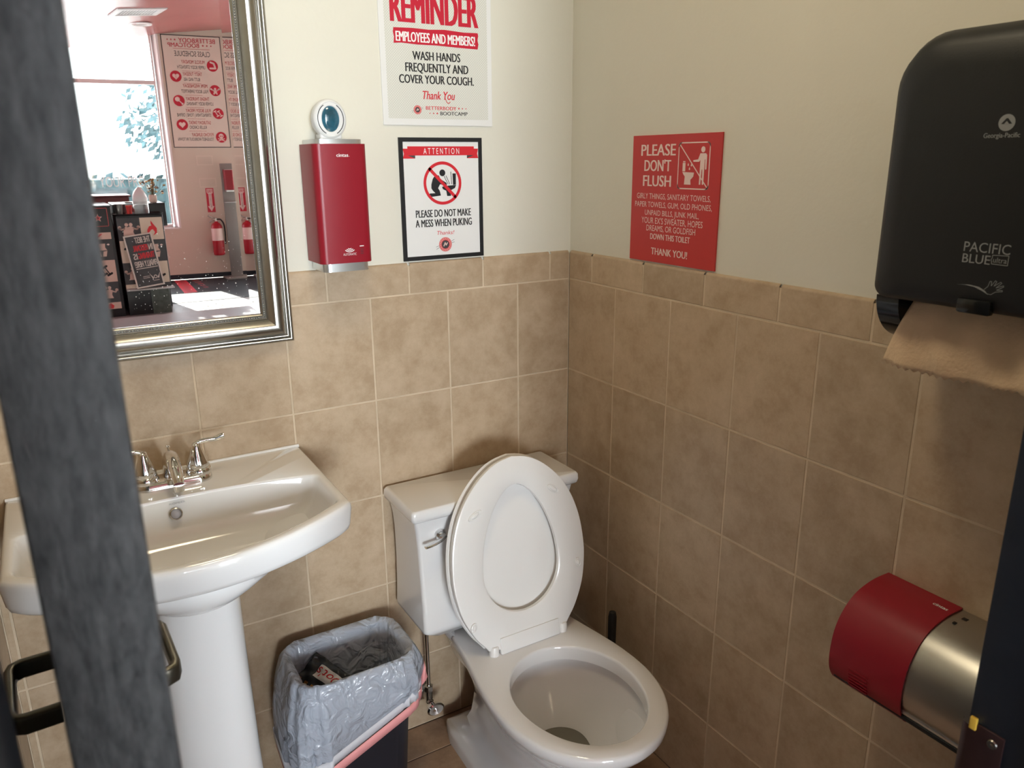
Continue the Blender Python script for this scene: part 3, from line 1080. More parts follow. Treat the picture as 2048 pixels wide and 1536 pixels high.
ca = math.radians(-45)
A.stroke([(cu - R0 * 0.66, cv_ + R0 * 0.66), (cu + R0 * 0.64, cv_ - R0 * 0.64)], R0 * 0.15, M_print_red, 3)
def nrm(px, py): return (cu + (px - 1258) / 145 * R0, cv_ - (py - 792) / 168 * R0)
A.disc(*nrm(1258, 712), R0 * 0.155, M_print_black, 1)
A.poly([nrm(*p) for p in ((1207, 725), (1232, 733), (1242, 760), (1288, 790), (1290, 808), (1238, 800), (1222, 830), (1234, 850), (1242, 888), (1160, 897), (1153, 884), (1158, 869), (1200, 868), (1180, 846), (1171, 830), (1172, 800), (1184, 756))], M_print_black, 1)
A.poly([nrm(*p) for p in ((1336, 718), (1362, 718), (1360, 806), (1338, 808))], M_print_black, 1)
A.stroke([nrm(1323, 706), nrm(1328, 800)], 0.0016, M_print_black, 1)
A.poly([nrm(*p) for p in ((1252, 820), (1300, 812), (1362, 808), (1352, 832), (1314, 852), (1320, 893), (1290, 893), (1284, 852), (1258, 838))], M_print_black, 1)
A.stroke([nrm(1272, 738), nrm(1280, 760), nrm(1300, 800)], 0.0014, M_print_black, 1)
A.stroke([nrm(1285, 735), nrm(1296, 760), nrm(1312, 800)], 0.0014, M_print_black, 1)
A.text('PLEASE DO NOT MAKE', -0.4515, -0.3010, 1.4384, 0.0172, M_print_black, 1, 0.035)
A.text('A MESS WHEN PUKING', -0.4530, -0.2990, 1.4153, 0.0174, M_print_black, 1, 0.035)
A.text('Thanks!', -0.3985, -0.3510, 1.3948, 0.0092, M_print_red, 1, 0.0, slant=0.25)
emblem(A, -0.3746, 1.3705, 0.0175)
A.build('printed_notice', nt_)

# ---- red plastic sign on the right wall
fs_ = thing('red_sign', (0, -0.397, 1.336), 'red plastic do not flush sign on the right wall above the tiles', 'sign')
bm = bmesh.new()
box(bm, (0.0028, -0.5405, 1.3358), (0.0068, -0.2535, 1.6230), 0.0004, 1)
link_mesh('plate', bm, M_sign_red, fs_, 30)
A = Art((0.0026, 0, 0), (0, -1, 0), UP, (-1, 0, 0), 0.00015)
T = lambda s, a, b, z, h, bd=0.0: A.text(s, a, b, z, h, M_pinkwhite, 1, bd)
T('PLEASE', 0.2841, 0.4020, 1.5779, 0.0245, 0.045)
T("DON'T", 0.2970, 0.3886, 1.5437, 0.0243, 0.045)
T('FLUSH', 0.2940, 0.3909, 1.5098, 0.0240, 0.045)
T('GIRLY THINGS, SANITARY TOWELS,', 0.2741, 0.5173, 1.4812, 0.0122)
T('PAPER TOWELS, GUM, OLD PHONES,', 0.2683, 0.5225, 1.4623, 0.0121)
T('UNPAID BILLS, JUNK MAIL,', 0.3052, 0.4846, 1.4437, 0.0119)
T("YOUR EX'S SWEATER, HOPES", 0.2941, 0.4978, 1.4250, 0.0136)
T('DREAMS, OR GOLDFISH', 0.3129, 0.4765, 1.4078, 0.0132)
T('DOWN THIS TOILET', 0.3275, 0.4613, 1.3889, 0.0131, 0.03)
T('THANK YOU!', 0.3326, 0.4553, 1.3536, 0.0157, 0.04)
bx = rrect(0.4595, 1.5555, 0.0475, 0.0485, 0.007, 5)
A.stroke(bx, 0.0026, M_pinkwhite, 1, closed=True)
A.stroke([(0.4145, 1.6010), (0.5040, 1.5100)], 0.0026, M_pinkwhite, 1)
A.disc(0.4870, 1.5895, 0.0062, M_pinkwhite, 2, 20)
man = [(0.4790, 1.5815), (0.4960, 1.5815), (0.4995, 1.5780), (0.4995, 1.5490), (0.4968, 1.5475), (0.4950, 1.5490), (0.4948, 1.5690), (0.4932, 1.5690), (0.4925, 1.5165), (0.4880, 1.5165), (0.4872, 1.5480), (0.4855, 1.5480), (0.4838, 1.5165), (0.4792, 1.5165), (0.4800, 1.5680), (0.4765, 1.5640), (0.4590, 1.5640), (0.4585, 1.5675), (0.4730, 1.5690)]
A.poly(man, M_pinkwhite, 2)
A.rect(0.4262, 1.5440, 0.4350, 1.5620, M_pinkwhite, 2)
A.rect(0.4270, 1.5632, 0.4345, 1.5655, M_pinkwhite, 2)
A.poly([(0.4262, 1.5425), (0.4627, 1.5415), (0.4610, 1.5330), (0.4525, 1.5260), (0.4538, 1.5158), (0.4331, 1.5158), (0.4345, 1.5330), (0.4300, 1.5370)], M_pinkwhite, 2)
for (u, v) in ((0.4435, 1.5580), (0.4535, 1.5570), (0.4480, 1.5495)):
    A.poly([(u, v + 0.0040), (u + 0.0024, v - 0.0012), (u, v - 0.0030), (u - 0.0024, v - 0.0012)], M_pinkwhite, 2)
A.build('printed_lettering', fs_)

# ---- paper towel dispenser on the right wall
PY0, PY1 = -1.045, -1.375
pt = thing('paper_towel_dispenser', (0, (PY0 + PY1) / 2, 1.30), 'big black paper towel dispenser on the right wall', 'paper towel dispenser')
yc = (PY0 + PY1) / 2
def cover_ring(x, hw, z0, z1, rt, rb):
    pts = []
    # y = yc +- hw, rounded top corners rt, bottom rb
    for (sx, sz, a0, r, zz) in ((1, 1, 0, rt, z1), (-1, 1, 90, rt, z1), (-1, -1, 180, rb, z0), (1, -1, 270, rb, z0)):
        for k in range(9):
            a = math.radians(a0 + 90 * k / 8)
            pts.append((x, yc + sx * (hw - r) + r * math.cos(a), zz - sz * r + r * math.sin(a)))
    return pts
bm = bmesh.new()
loft(bm, [cover_ring(-0.004, 0.166, 1.335, 1.733, 0.05, 0.012), cover_ring(-0.060, 0.166, 1.338, 1.733, 0.055, 0.012)], True, True)
link_mesh('back_housing', bm, M_greyrim, pt, 40)
bm = bmesh.new()
rg = [cover_ring(-0.061, 0.1665, 1.372, 1.7335, 0.055, 0.012), cover_ring(-0.140, 0.1625, 1.372, 1.732, 0.060, 0.014), cover_ring(-0.180, 0.158, 1.374, 1.728, 0.064, 0.016),
      cover_ring(-0.200, 0.150, 1.378, 1.718, 0.062, 0.018), cover_ring(-0.208, 0.140, 1.386, 1.705, 0.055, 0.018), cover_ring(-0.211, 0.120, 1.40, 1.68, 0.05, 0.02)]
loft(bm, rg, True, True)
link_mesh('cover', bm, M_black, pt, 35)
# glossy lower jaw: two rounded cheeks and a rear lip under the cover
bm = bmesh.new()
for y0, y1 in ((PY0 - 0.0005, PY0 - 0.036), (PY1 + 0.036, PY1 + 0.0005)):
    prof = [(-0.005, 1.372), (-0.005, 1.318)] + [(-0.090 - 0.080 * math.sin(math.radians(a)), 1.374 - 0.072 * math.cos(math.radians(a))) for a in range(0, 91, 6)]
    loft(bm, [[(x, y0, z) for x, z in prof], [(x, y1, z) for x, z in prof]])
box(bm, (-0.07, PY1 + 0.03, 1.345), (-0.004, PY0 - 0.03, 1.372), 0.003)
link_mesh('lower_jaw', bm, M_black_gloss, pt, 35)
bm = bmesh.new()
box(bm, (-0.2150, -1.2335, 1.3750), (-0.2020, -1.1895, 1.3945), 0.0035)
link_mesh('sensor_window', bm, M_black_gloss, pt, 35)
A = Art((-0.2112, 0, 0), (0, -1, 0), UP, (-1, 0, 0), 0.0002)
k_ = 0.006
A.disc(1.2097 + k_, 1.6100, 0.0098, M_print_grey, 1)
A.poly([(1.2097 + k_ - .0065, 1.6085), (1.2097 + k_ - .001, 1.6150), (1.2097 + k_ + .001, 1.6150), (1.2097 + k_ + .0065, 1.6085)], M_black, 2)
A.poly([(1.2097 + k_ - .003, 1.6085), (1.2097 + k_, 1.6118), (1.2097 + k_ + .003, 1.6085)], M_print_grey, 3)
A.text('Georgia-Pacific', 1.1843 + k_, 1.2274 + k_, 1.5928, 0.0056, M_print_grey, 1, 0.03)
A.build('round_logo', pt)
A = Art((-0.2112, 0, 0), (0, -1, 0), UP, (-1, 0, 0), 0.0002)
A.text('PACIFIC', 1.1813 + k_, 1.2389 + k_, 1.4540, 0.0122, M_print_grey, 1)
A.text('BLUE', 1.1814 + k_, 1.2165 + k_, 1.4398, 0.0112, M_print_grey, 1, 0.01)
A.stroke([(1.2185 + k_, 1.4412), (1.2185 + k_, 1.4440), (1.2172 + k_, 1.4462), (1.2185 + k_, 1.4484), (1.2185 + k_, 1.4520), (1.2380 + k_, 1.4528), (1.2380 + k_, 1.4408)], 0.0008, M_print_grey, 1, closed=True)
A.text('ultra', 1.2200 + k_, 1.2365 + k_, 1.4432, 0.0066, M_print_grey, 1)
A.build('product_name', pt)
A = Art((-0.2112, 0, 0), (0, -1, 0), UP, (-1, 0, 0), 0.0002)
hand = [(1.1790, 1.4106), (1.1900, 1.4112), (1.2020, 1.4100), (1.2130, 1.4060), (1.2210, 1.4020), (1.2160, 1.4070), (1.2080, 1.4108), (1.1950, 1.4122)]
A.poly([(u + k_, v) for u, v in hand], M_print_grey, 1)
A.stroke([(u + k_, v) for u, v in ((1.2150, 1.4085), (1.2190, 1.4130), (1.2205, 1.4195), (1.2225, 1.4195), (1.2228, 1.4140), (1.2270, 1.4210), (1.2288, 1.4200), (1.2262, 1.4140), (1.2335, 1.4200), (1.2350, 1.4188), (1.2290, 1.4122), (1.2375, 1.4160), (1.2380, 1.4145), (1.2300, 1.4095), (1.2370, 1.4100), (1.2372, 1.4085), (1.2290, 1.4070), (1.2240, 1.4030), (1.2190, 1.4035))], 0.0007, M_print_grey, 1)
A.build('hand_pictogram', pt)

# ---- the hanging towel
tw = bmesh.new()
nu, nv = 44, 14
def towel_pt(i, j):
    u, v = i / (nu - 1), j / (nv - 1)
    y_top = -1.095 - u * 0.215
    y = y_top + 0.028 * (1 - u) * v
    x = -0.150 + 0.012 * v * (1 - 0.4 * u) - 0.035 * math.sin(v * 1.4) + 0.004 * math.sin(u * 9 + v * 3) * v + 0.003 * math.sin(u * 23 - v * 5) * v
    z = 1.374 - (0.098 + 0.004 * math.sin(u * 4)) * v
    if j == nv - 1:
        z += 0.0022 if i % 2 else -0.0018
        if u > 0.84: z -= (u - 0.84) * 0.25
    return Vector((x, y, z))
gv = [[tw.verts.new(towel_pt(i, j)) for i in range(nu)] for j in range(nv)]
for j in range(nv - 1):
    for i in range(nu - 1):
        tw.faces.new((gv[j][i], gv[j][i + 1], gv[j + 1][i + 1], gv[j + 1][i]))
to = link_mesh('paper_towel', tw, M_kraft, None, 70, origin=(-0.15, -1.2, 1.37))
tag(to, 'brown kraft paper towel hanging out of the black dispenser', 'paper towel')
sm = to.modifiers.new('thickness', 'SOLIDIFY'); sm.thickness = 0.0006

# ---- toilet paper dispenser
tp = thing('toilet_paper_dispenser', (0, -1.2, 0.66), 'red and steel toilet paper dispenser low on the right wall', 'toilet paper dispenser')
outer = [(-0.001, 0.845), (-0.085, 0.8425)]
cx_, cz_ = -0.070, 0.750
ctrl = [(-0.001, 0.845), (-0.045, 0.8445), (-0.088, 0.834), (-0.118, 0.812), (-0.138, 0.780), (-0.1455, 0.740), (-0.1435, 0.705), (-0.132, 0.680), (-0.118, 0.668), (-0.100, 0.664)]
out_p = [(p.x, p.z) for p in smooth_path([(x, 0, z) for x, z in ctrl], 5)]
def shell(bm, prof, y0, y1, t):
    n = len(prof)
    inn = []
    for i in range(n):
        a = Vector(prof[max(0, i - 1)]); b = Vector(prof[min(n - 1, i + 1)])
        d = (b - a).normalized()
        nx, nz = -d.y, d.x
        # inward
        p = Vector(prof[i]) + Vector((-d.y, d.x)) * t
        inn.append((min(p.x, -0.001), p.y))
    ring = prof + list(reversed(inn))
    loft(bm, [[(x, y0, z) for x, z in ring], [(x, y1, z) for x, z in ring]])
bm = bmesh.new()
shell(bm, out_p, -1.024, -1.160, 0.003)
cover_o = link_mesh('red_cover', bm, M_red, tp, 40)
bm = bmesh.new()
inner_p = [(-0.001, 0.8415), (-0.045, 0.841), (-0.086, 0.831), (-0.115, 0.810), (-0.1345, 0.779), (-0.1420, 0.740), (-0.1395, 0.712), (-0.1330, 0.698)]
inner_p = [(p.x, p.z) for p in smooth_path([(x, 0, z) for x, z in inner_p], 5)]
shell(bm, inner_p, -1.030, -1.318, 0.0025)
link_mesh('steel_body', bm, M_steel, tp, 40)
bm = bmesh.new()
for y0, y1 in ((-1.026, -1.032), (-1.312, -1.319)):
    prof = [(-0.001, 0.838)] + [(x + 0.004 if x < -0.01 else x, z - 0.003) for x, z in inner_p[1:]] + [(-0.118, 0.672), (-0.06, 0.668), (-0.001, 0.668)]
    loft(bm, [[(x, y0, z) for x, z in prof], [(x, y1, z) for x, z in prof]])
box(bm, (-0.012, -1.318, 0.668), (-0.001, -1.03, 0.83))
link_mesh('black_chassis', bm, M_black, tp, 40)
bm = bmesh.new()
prof = [(-0.010, 0.694), (-0.132, 0.694), (-0.131, 0.684), (-0.121, 0.673), (-0.105, 0.6665), (-0.085, 0.664), (-0.010, 0.668)]
loft(bm, [[(x, -1.028, z) for x, z in prof], [(x, -1.196, z) for x, z in prof]])
link_mesh('black_cradle', bm, M_black, tp, 40)
bm = bmesh.new()
box(bm, (-0.136, -1.318, 0.682), (-0.120, -1.030, 0.690), 0.002)
link_mesh('black_lip', bm, M_black, tp, 40)
bm = bmesh.new()
box(bm, (-0.134, -1.318, 0.690), (-0.126, -1.032, 0.699), 0.002)
link_mesh('tear_bar', bm, M_alum, tp, 40)
bm = bmesh.new()
lathe(bm, [(0.018, 0), (0.048, 0), (0.048, 0.1), (0.018, 0.1)], (-0.070, -1.10, 0.752), 28, 'y')
link_mesh('paper_roll', bm, M_white_pl, tp, 40)
# print on the cover: on the sloping top and the lower vents
A = Art((-0.030, 0, 0.8454), (0, -1, 0), (1, 0, 0.0), (0, 0, 1), 0.0003)
A.text('cintas', 1.1265, 1.1515, -0.0035, 0.0085, M_white_print, 1, 0.03)
A.build('brand_mark', tp)
for k in range(6):
    bm = bmesh.new()
    z = 0.722 - k * 0.0065
    x = -0.1452 + 0.0002 * k * k
    box(bm, (x - 0.0016, -1.100, z), (x + 0.002, -1.064, z + 0.0022))
    link_mesh('vent_rib', bm, M_red, tp, None)
for lo_, hi_ in (((-0.030, -1.1830, 0.8405), (-0.022, -1.1745, 0.8424)), ((-0.052, -1.1775, 0.8395), (-0.046, -1.1725, 0.8420))):
    bm = bmesh.new()
    box(bm, lo_, hi_)
    link_mesh('lock_slot', bm, M_black, tp, None)
# ---- pedestal sink
SC = -1.080
sk = thing('pedestal_sink', (SC, -0.25, 0), 'white porcelain pedestal sink with chrome faucet below the mirror', 'sink')
ZR = 0.920
def sink_outline(inset=0.0, fy=0.0):
    hw = 0.2985 - inset
    P = [(SC + hw, -0.003), (SC - hw, -0.003)]
    yc0, yf = -0.372, -0.484 + inset + fy
    # left side, corner, front bow, right side
    n = 40
    P.append((SC - hw, yc0 + 0.02 + inset * .5))
    for k in range(n + 1):
        t = -1 + 2 * k / n
        y = yf + (yc0 - yf) * abs(t) ** 1.9
        x = SC + t * (hw - 0.004 * (1 - abs(t)))
        P.append((x, y + (0.004 if abs(t) == 1 else 0)))
    P.append((SC + hw, yc0 + 0.02 + inset * .5))
    return P
SCN = (SC, -0.27)
angs = [2 * PI * k / 160 for k in range(160)]
for px, py in ((SC + 0.2985, -0.003), (SC - 0.2985, -0.003), (SC + 0.2985, -0.372), (SC - 0.2985, -0.372)):
    angs.append(math.atan2(py - SCN[1], px - SCN[0]) % (2 * PI))
angs = sorted(angs)
def ring3(poly, z): return [(x, y, z) for x, y in polar(poly, SCN, angs)]
def basin_outline(s=0.0):
    hw = 0.281 - s
    P = []
    n = 30
    for k in range(n + 1):      # back edge, right to left, slight bow
        t = 1 - 2 * k / n
        y = -0.163 - 0.030 * abs(t) ** 2.2 - s * 0.25
        P.append((SC + t * (hw - 0.012), y))
    P.append((SC - hw, -0.205 - s * .25))
    P.append((SC - hw, -0.340 + s))
    for k in range(n + 1):
        t = -1 + 2 * k / n
        y = -0.462 + s + (0.110) * abs(t) ** 1.9
        P.append((SC + t * (hw - 0.002), y))
    P.append((SC + hw, -0.340 + s))
    P.append((SC + hw, -0.205 - s * .25))
    return P
def shrink(poly, f, c): return [(c[0] + (x - c[0]) * f, c[1] + (y - c[1]) * f) for x, y in poly]
def ell(hx, hyf, hyb, yc, z):
    out = []
    for a in angs:
        s = math.sin(a)
        out.append((SC + hx * math.cos(a), yc + (hyb if s > 0 else hyf) * s, z))
    return out
bm = bmesh.new()
DR = (SC, -0.285)
rg = [ell(0.080, 0.115, 0.09, -0.262, 0.786), ell(0.114, 0.148, 0.12, -0.262, 0.787), ell(0.122, 0.156, 0.13, -0.262, 0.793), ell(0.150, 0.172, 0.145, -0.262, 0.810), ell(0.195, 0.185, 0.17, -0.258, 0.832),
      ring3(sink_outline(0.045), 0.848), ring3(sink_outline(0.022), 0.854), ring3(sink_outline(0.009), 0.862), ring3(sink_outline(0.004), 0.872),
      ring3(sink_outline(0.0), 0.905), ring3(sink_outline(0.0005), 0.913), ring3(sink_outline(0.003), 0.918), ring3(sink_outline(0.007), ZR)]
bo = basin_outline()
rg += [ring3(basin_outline(-0.004), ZR), ring3(basin_outline(0.0), ZR - 0.0015), ring3(basin_outline(0.004), ZR - 0.006),
       ring3(basin_outline(0.010), 0.895), ring3(basin_outline(0.022), 0.865), ring3(basin_outline(0.045), 0.838)]
b2 = basin_outline(0.045)
for f, z in ((0.80, 0.818), (0.55, 0.806), (0.30, 0.800), (0.12, 0.797)):
    rg.append([(SC + (x - SC) * f, DR[1] + (y - DR[1]) * f, z) for x, y in polar(b2, SCN, angs)])
loft(bm, rg, True, True)
link_mesh('basin', bm, M_porc, sk, 50)
# pedestal column, slightly waisted, flared foot
def ped(hx, hf, hb, z, yc=-0.235):
    out = []
    n = 48
    for k in range(n):
        a = 2 * PI * k / n
        c, s = math.cos(a), math.sin(a)
        e = 0.75
        out.append((SC + hx * math.copysign(abs(c) ** e, c), yc + (hb if s > 0 else hf) * math.copysign(abs(s) ** e, s), z))
    return out
bm = bmesh.new()
loft(bm, [ped(0.122, 0.10, 0.10, 0.0), ped(0.120, 0.098, 0.10, 0.025), ped(0.105, 0.085, 0.09, 0.07), ped(0.097, 0.080, 0.085, 0.16), ped(0.091, 0.078, 0.08, 0.35), ped(0.087, 0.084, 0.08, 0.60), ped(0.086, 0.100, 0.085, 0.72), ped(0.087, 0.112, 0.09, 0.787)])
link_mesh('pedestal', bm, M_porc, sk, 50)
bm = bmesh.new()
lathe(bm, [(0, 0.0), (0.021, 0.0), (0.021, 0.003), (0.017, 0.0045), (0.012, 0.003), (0, 0.003)], (SC, DR[1], 0.797), 24)
link_mesh('drain', bm, M_chrome, sk, 40)
# overflow ring in the back slope of the basin
bm = bmesh.new()
ov = Vector((SC - 0.004, -0.1735, 0.888))
nrm_ = Vector((0, -0.93, 0.36)).normalized()
ux = Vector((1, 0, 0)); uy = nrm_.cross(ux)
def oring(r, h): return [ov + nrm_ * h + ux * (r * math.cos(2 * PI * k / 24)) + uy * (r * math.sin(2 * PI * k / 24)) for k in range(24)]
loft(bm, [oring(0.0125, -0.004), oring(0.0125, 0.002), oring(0.0105, 0.003), oring(0.0095, 0.001), oring(0.0090, -0.003)], False, False)
link_mesh('overflow_ring', bm, M_chrome_dull, sk, 40)
bm = bmesh.new()
loft(bm, [oring(0.0100, -0.001), oring(0.0060, 0.0006)], False, True)
link_mesh('overflow_cover', bm, mat('satin_grey_metal', (0.34, 0.33, 0.34), 0.5, 0.3), sk, 40)
A = Art((SC + 0.002, -0.1668, 0.9085), (1, 0, 0), (0, -0.25, 0.97), (0, -0.97, -0.25), 0.0004)
A.text('KOHLER', -0.015, 0.015, -0.002, 0.0045, mat('pale_grey_print', (0.45, 0.45, 0.46), 0.4), 2)
A.build('maker_mark', sk)
bm = bmesh.new()
tube(bm, [(SC - 0.297, -0.003, ZR), (SC - 0.1, -0.003, ZR + 0.0008), (SC + 0.1, -0.003, ZR), (SC + 0.297, -0.003, ZR + 0.0005)], 0.0045, 8)
link_mesh('caulk_bead', bm, M_caulk, sk, 60)
# faucet: oblong base, two bell handles with levers, short spout
FX, FY, FZ = -1.072, -0.085, ZR
bm = bmesh.new()
def slot(hx, hy, z):
    out = []
    for sgn, a0 in ((1, -90), (-1, 90)):
        for k in range(13):
            a = math.radians(a0 + 180 * k / 12)
            out.append((FX + sgn * (hx - hy) + hy * math.cos(a), FY + hy * math.sin(a), z))
    return out
loft(bm, [slot(0.078, 0.029, FZ), slot(0.078, 0.029, FZ + 0.005), slot(0.075, 0.026, FZ + 0.014), slot(0.071, 0.022, FZ + 0.017)])
fau = link_mesh('faucet', bm, M_chrome, sk, 40)
for sgn in (-1, 1):
    bm = bmesh.new()
    hx = FX + sgn * 0.052
    lathe(bm, [(0.0, 0.014), (0.0255, 0.014), (0.0265, 0.020), (0.024, 0.027), (0.0225, 0.028), (0.0235, 0.031), (0.0215, 0.040), (0.0165, 0.055), (0.0125, 0.066), (0.0105, 0.074), (0.0075, 0.080), (0.0, 0.082)], (hx, FY, FZ), 28, cap0=False, cap1=False)
    path = smooth_path([(hx - sgn * 0.004, FY, FZ + 0.072), (hx + sgn * 0.006, FY - 0.001, FZ + 0.081), (hx + sgn * 0.022, FY - 0.002, FZ + 0.0835), (hx + sgn * 0.040, FY - 0.004, FZ + 0.084), (hx + sgn * 0.054, FY - 0.005, FZ + 0.088), (hx + sgn * 0.060, FY - 0.006, FZ + 0.089)], 4)
    n = len(path)
    rad = [0.0075 if i < 3 else 0.0052 + 0.0012 * math.sin(PI * min(1, max(0, (i / n - 0.55) / 0.45))) for i in range(n)]
    rad[-1] = 0.003
    tube(bm, path, rad, 12)
    link_mesh('handle', bm, M_chrome, fau, 50)
bm = bmesh.new()
# spout: broad wedge rising from the base then drooping over the basin
sp = smooth_path([(FX, FY + 0.010, FZ + 0.010), (FX, FY + 0.006, FZ + 0.034), (FX, FY - 0.010, FZ + 0.054), (FX, FY - 0.036, FZ + 0.060), (FX, FY - 0.064, FZ + 0.053), (FX, FY - 0.088, FZ + 0.040), (FX, FY - 0.096, FZ + 0.032)], 4)
n = len(sp)
tube(bm, sp, [0.027 - 0.012 * min(1, i / (n * .9)) for i in range(n)], 20, flat=(1.0, 0.72))
lathe(bm, [(0, 0.0), (0.0105, 0.0), (0.0105, 0.012), (0, 0.012)], (FX, FY - 0.092, FZ + 0.018), 16)
lathe(bm, [(0.0, 0.05), (0.002, 0.05), (0.002, 0.074), (0.004, 0.076), (0.004, 0.081), (0.0, 0.082)], (FX, FY + 0.016, FZ), 10, cap0=False, cap1=False)
link_mesh('spout', bm, M_chrome, fau, 50)

# ---- toilet
TX = -0.332
tl = thing('toilet', (TX, -0.4, 0), 'white porcelain toilet with its seat raised against the tank', 'toilet')
RZ = 0.398
NT = 96
TA = [2 * PI * k / NT for k in range(NT)]
def bowl_poly(scale=1.0, yback=-0.215, bw=0.118, dx=0.0, front=-0.752, hw=0.195, ymid=-0.500):
    """plan of the rim: narrow deck under the tank, then the egg of the bowl"""
    P = []
    P.append((bw, yback)); P.append((-bw, yback))
    # left flank deck to egg
    for k in range(1, 9):
        t = k / 8
        s = t * t * (3 - 2 * t)
        P.append((-(bw + (hw - bw) * s), yback + (ymid - yback) * t))
    n = 26
    for k in range(1, n):
        a = PI * k / n
        P.append((-hw * math.cos(a) , ymid + (front - ymid) * math.sin(a) ** 0.92))
    for k in range(8, 0, -1):
        t = k / 8
        s = t * t * (3 - 2 * t)
        P.append((bw + (hw - bw) * s, yback + (ymid - yback) * t))
    return [(TX + x * scale, y) for x, y in P]
TC = (TX, -0.50)
def tr(poly, z): return [(x, y, z) for x, y in polar(poly, TC, TA)]
bm = bmesh.new()
rg = []
def low(hw, front, back, z, bw):
    return tr(bowl_poly(1.0, back, bw, 0, front, hw, (front + back) * 0.5 - 0.02), z)
rg.append(low(0.138, -0.600, -0.060, 0.0, 0.132))
rg.append(low(0.138, -0.600, -0.060, 0.030, 0.132))
rg.append(low(0.134, -0.596, -0.064, 0.042, 0.128))
rg.append(low(0.122, -0.585, -0.080, 0.050, 0.115))
rg.append(low(0.100, -0.570, -0.110, 0.066, 0.090))
rg.append(low(0.090, -0.565, -0.130, 0.100, 0.080))
rg.append(low(0.090, -0.570, -0.140, 0.140, 0.078))
rg.append(low(0.100, -0.595, -0.150, 0.190, 0.082))
rg.append(low(0.122, -0.640, -0.160, 0.245, 0.090))
rg.append(low(0.150, -0.692, -0.165, 0.300, 0.108))
rg.append(low(0.173, -0.727, -0.165, 0.340, 0.128))
rg.append(tr(bowl_poly(1.0, -0.165, 0.143, 0, -0.745, 0.189), 0.362))
rg.append(tr(bowl_poly(1.0, -0.165, 0.152, 0, -0.752, 0.195), 0.374))
rg.append(tr(bowl_poly(1.0, -0.165, 0.153, 0, -0.753, 0.196), 0.388))
rg.append(tr(bowl_poly(1.0, -0.166, 0.151, 0, -0.751, 0.194), 0.3945))
rg.append(tr(bowl_poly(1.0, -0.170, 0.147, 0, -0.746, 0.189), RZ))
def hole(hw, front, back, z):
    ym = (front + back) / 2 + 0.012
    return [(TX + hw * math.cos(a), ym + (abs(front - ym) if math.sin(a) < 0 else abs(back - ym)) * math.sin(a), z) for a in TA]
rg.append(hole(0.150, -0.713, -0.350, RZ))
rg.append(hole(0.147, -0.710, -0.353, RZ - 0.002))
rg.append(hole(0.1455, -0.7085, -0.3545, RZ - 0.008))
rg.append(hole(0.1455, -0.709, -0.354, 0.360))
rg.append(hole(0.160, -0.722, -0.342, 0.355))
rg.append(hole(0.156, -0.718, -0.342, 0.335))
rg.append(hole(0.142, -0.695, -0.350, 0.300))
rg.append(hole(0.120, -0.655, -0.366, 0.260))
rg.append(hole(0.097, -0.605, -0.382, 0.225))
rg.append(hole(0.076, -0.560, -0.392, 0.200))
rg.append(hole(0.066, -0.540, -0.398, 0.185))
rg.append(hole(0.055, -0.515, -0.410, 0.130))
loft(bm, rg, True, True)
# rear deck under the tank
rr = lambda hx, y0, y1, r, z: [(TX + x, (y0 + y1) / 2 + y, z) for x, y in rrect(0, 0, hx, (y0 - y1) / 2, r, 5)]
loft(bm, [rr(0.085, -0.03, -0.22, 0.03, 0.24), rr(0.112, -0.025, -0.23, 0.03, 0.32), rr(0.148, -0.02, -0.24, 0.012, 0.372), rr(0.152, -0.02, -0.24, 0.012, 0.388), rr(0.146, -0.024, -0.24, 0.012, 0.3978)])
link_mesh('bowl', bm, M_porc, tl, 50)
bm = bmesh.new()
w = hole(0.0705, -0.549, -0.3955, 0.192)
bm.faces.new([bm.verts.new(p) for p in w])
link_mesh('water', bm, M_water, tl, None)
# tank
bm = bmesh.new()
def tk(hx, y0, y1, r, z): return [(TX - 0.007 + x, (y0 + y1) / 2 + y, z) for x, y in rrect(0, 0, hx, (y0 - y1) / 2, r, 6)]
loft(bm, [tk(0.205, -0.030, -0.188, 0.03, 0.412), tk(0.226, -0.020, -0.204, 0.012, 0.436), tk(0.2265, -0.018, -0.205, 0.010, 0.445), tk(0.2235, -0.018, -0.196, 0.010, 0.50), tk(0.2215, -0.018, -0.184, 0.010, 0.58), tk(0.222, -0.018, -0.178, 0.010, 0.66), tk(0.225, -0.018, -0.178, 0.010, 0.70), tk(0.229, -0.018, -0.182, 0.010, 0.722), tk(0.231, -0.018, -0.186, 0.010, 0.7385)])
link_mesh('tank', bm, M_porc, tl, 50)
bm = bmesh.new()
loft(bm, [tk(0.236, -0.012, -0.192, 0.008, 0.738), tk(0.241, -0.009, -0.196, 0.010, 0.742), tk(0.243, -0.008, -0.198, 0.010, 0.752), tk(0.242, -0.009, -0.197, 0.010, 0.764), tk(0.238, -0.012, -0.194, 0.009, 0.769), tk(0.236, -0.014, -0.191, 0.008, 0.770)])
link_mesh('tank_lid', bm, M_porc, tl, 50)
bm = bmesh.new()
lathe(bm, [(0, 0.0), (0.016, 0.0), (0.014, 0.008), (0.009, 0.016), (0.0, 0.017)], (-0.502, -0.177, 0.688), 24, 'y', cap0=False, cap1=False)
tube(bm, smooth_path([(-0.494, -0.188, 0.685), (-0.512, -0.198, 0.682), (-0.534, -0.206, 0.680), (-0.556, -0.209, 0.679)], 4), [0.0075] * 4 + [0.007] * 4 + [0.0065] * 4 + [0.0055], 12, flat=(1, 0.6))
link_mesh('flush_lever', bm, M_chrome, tl, 50)
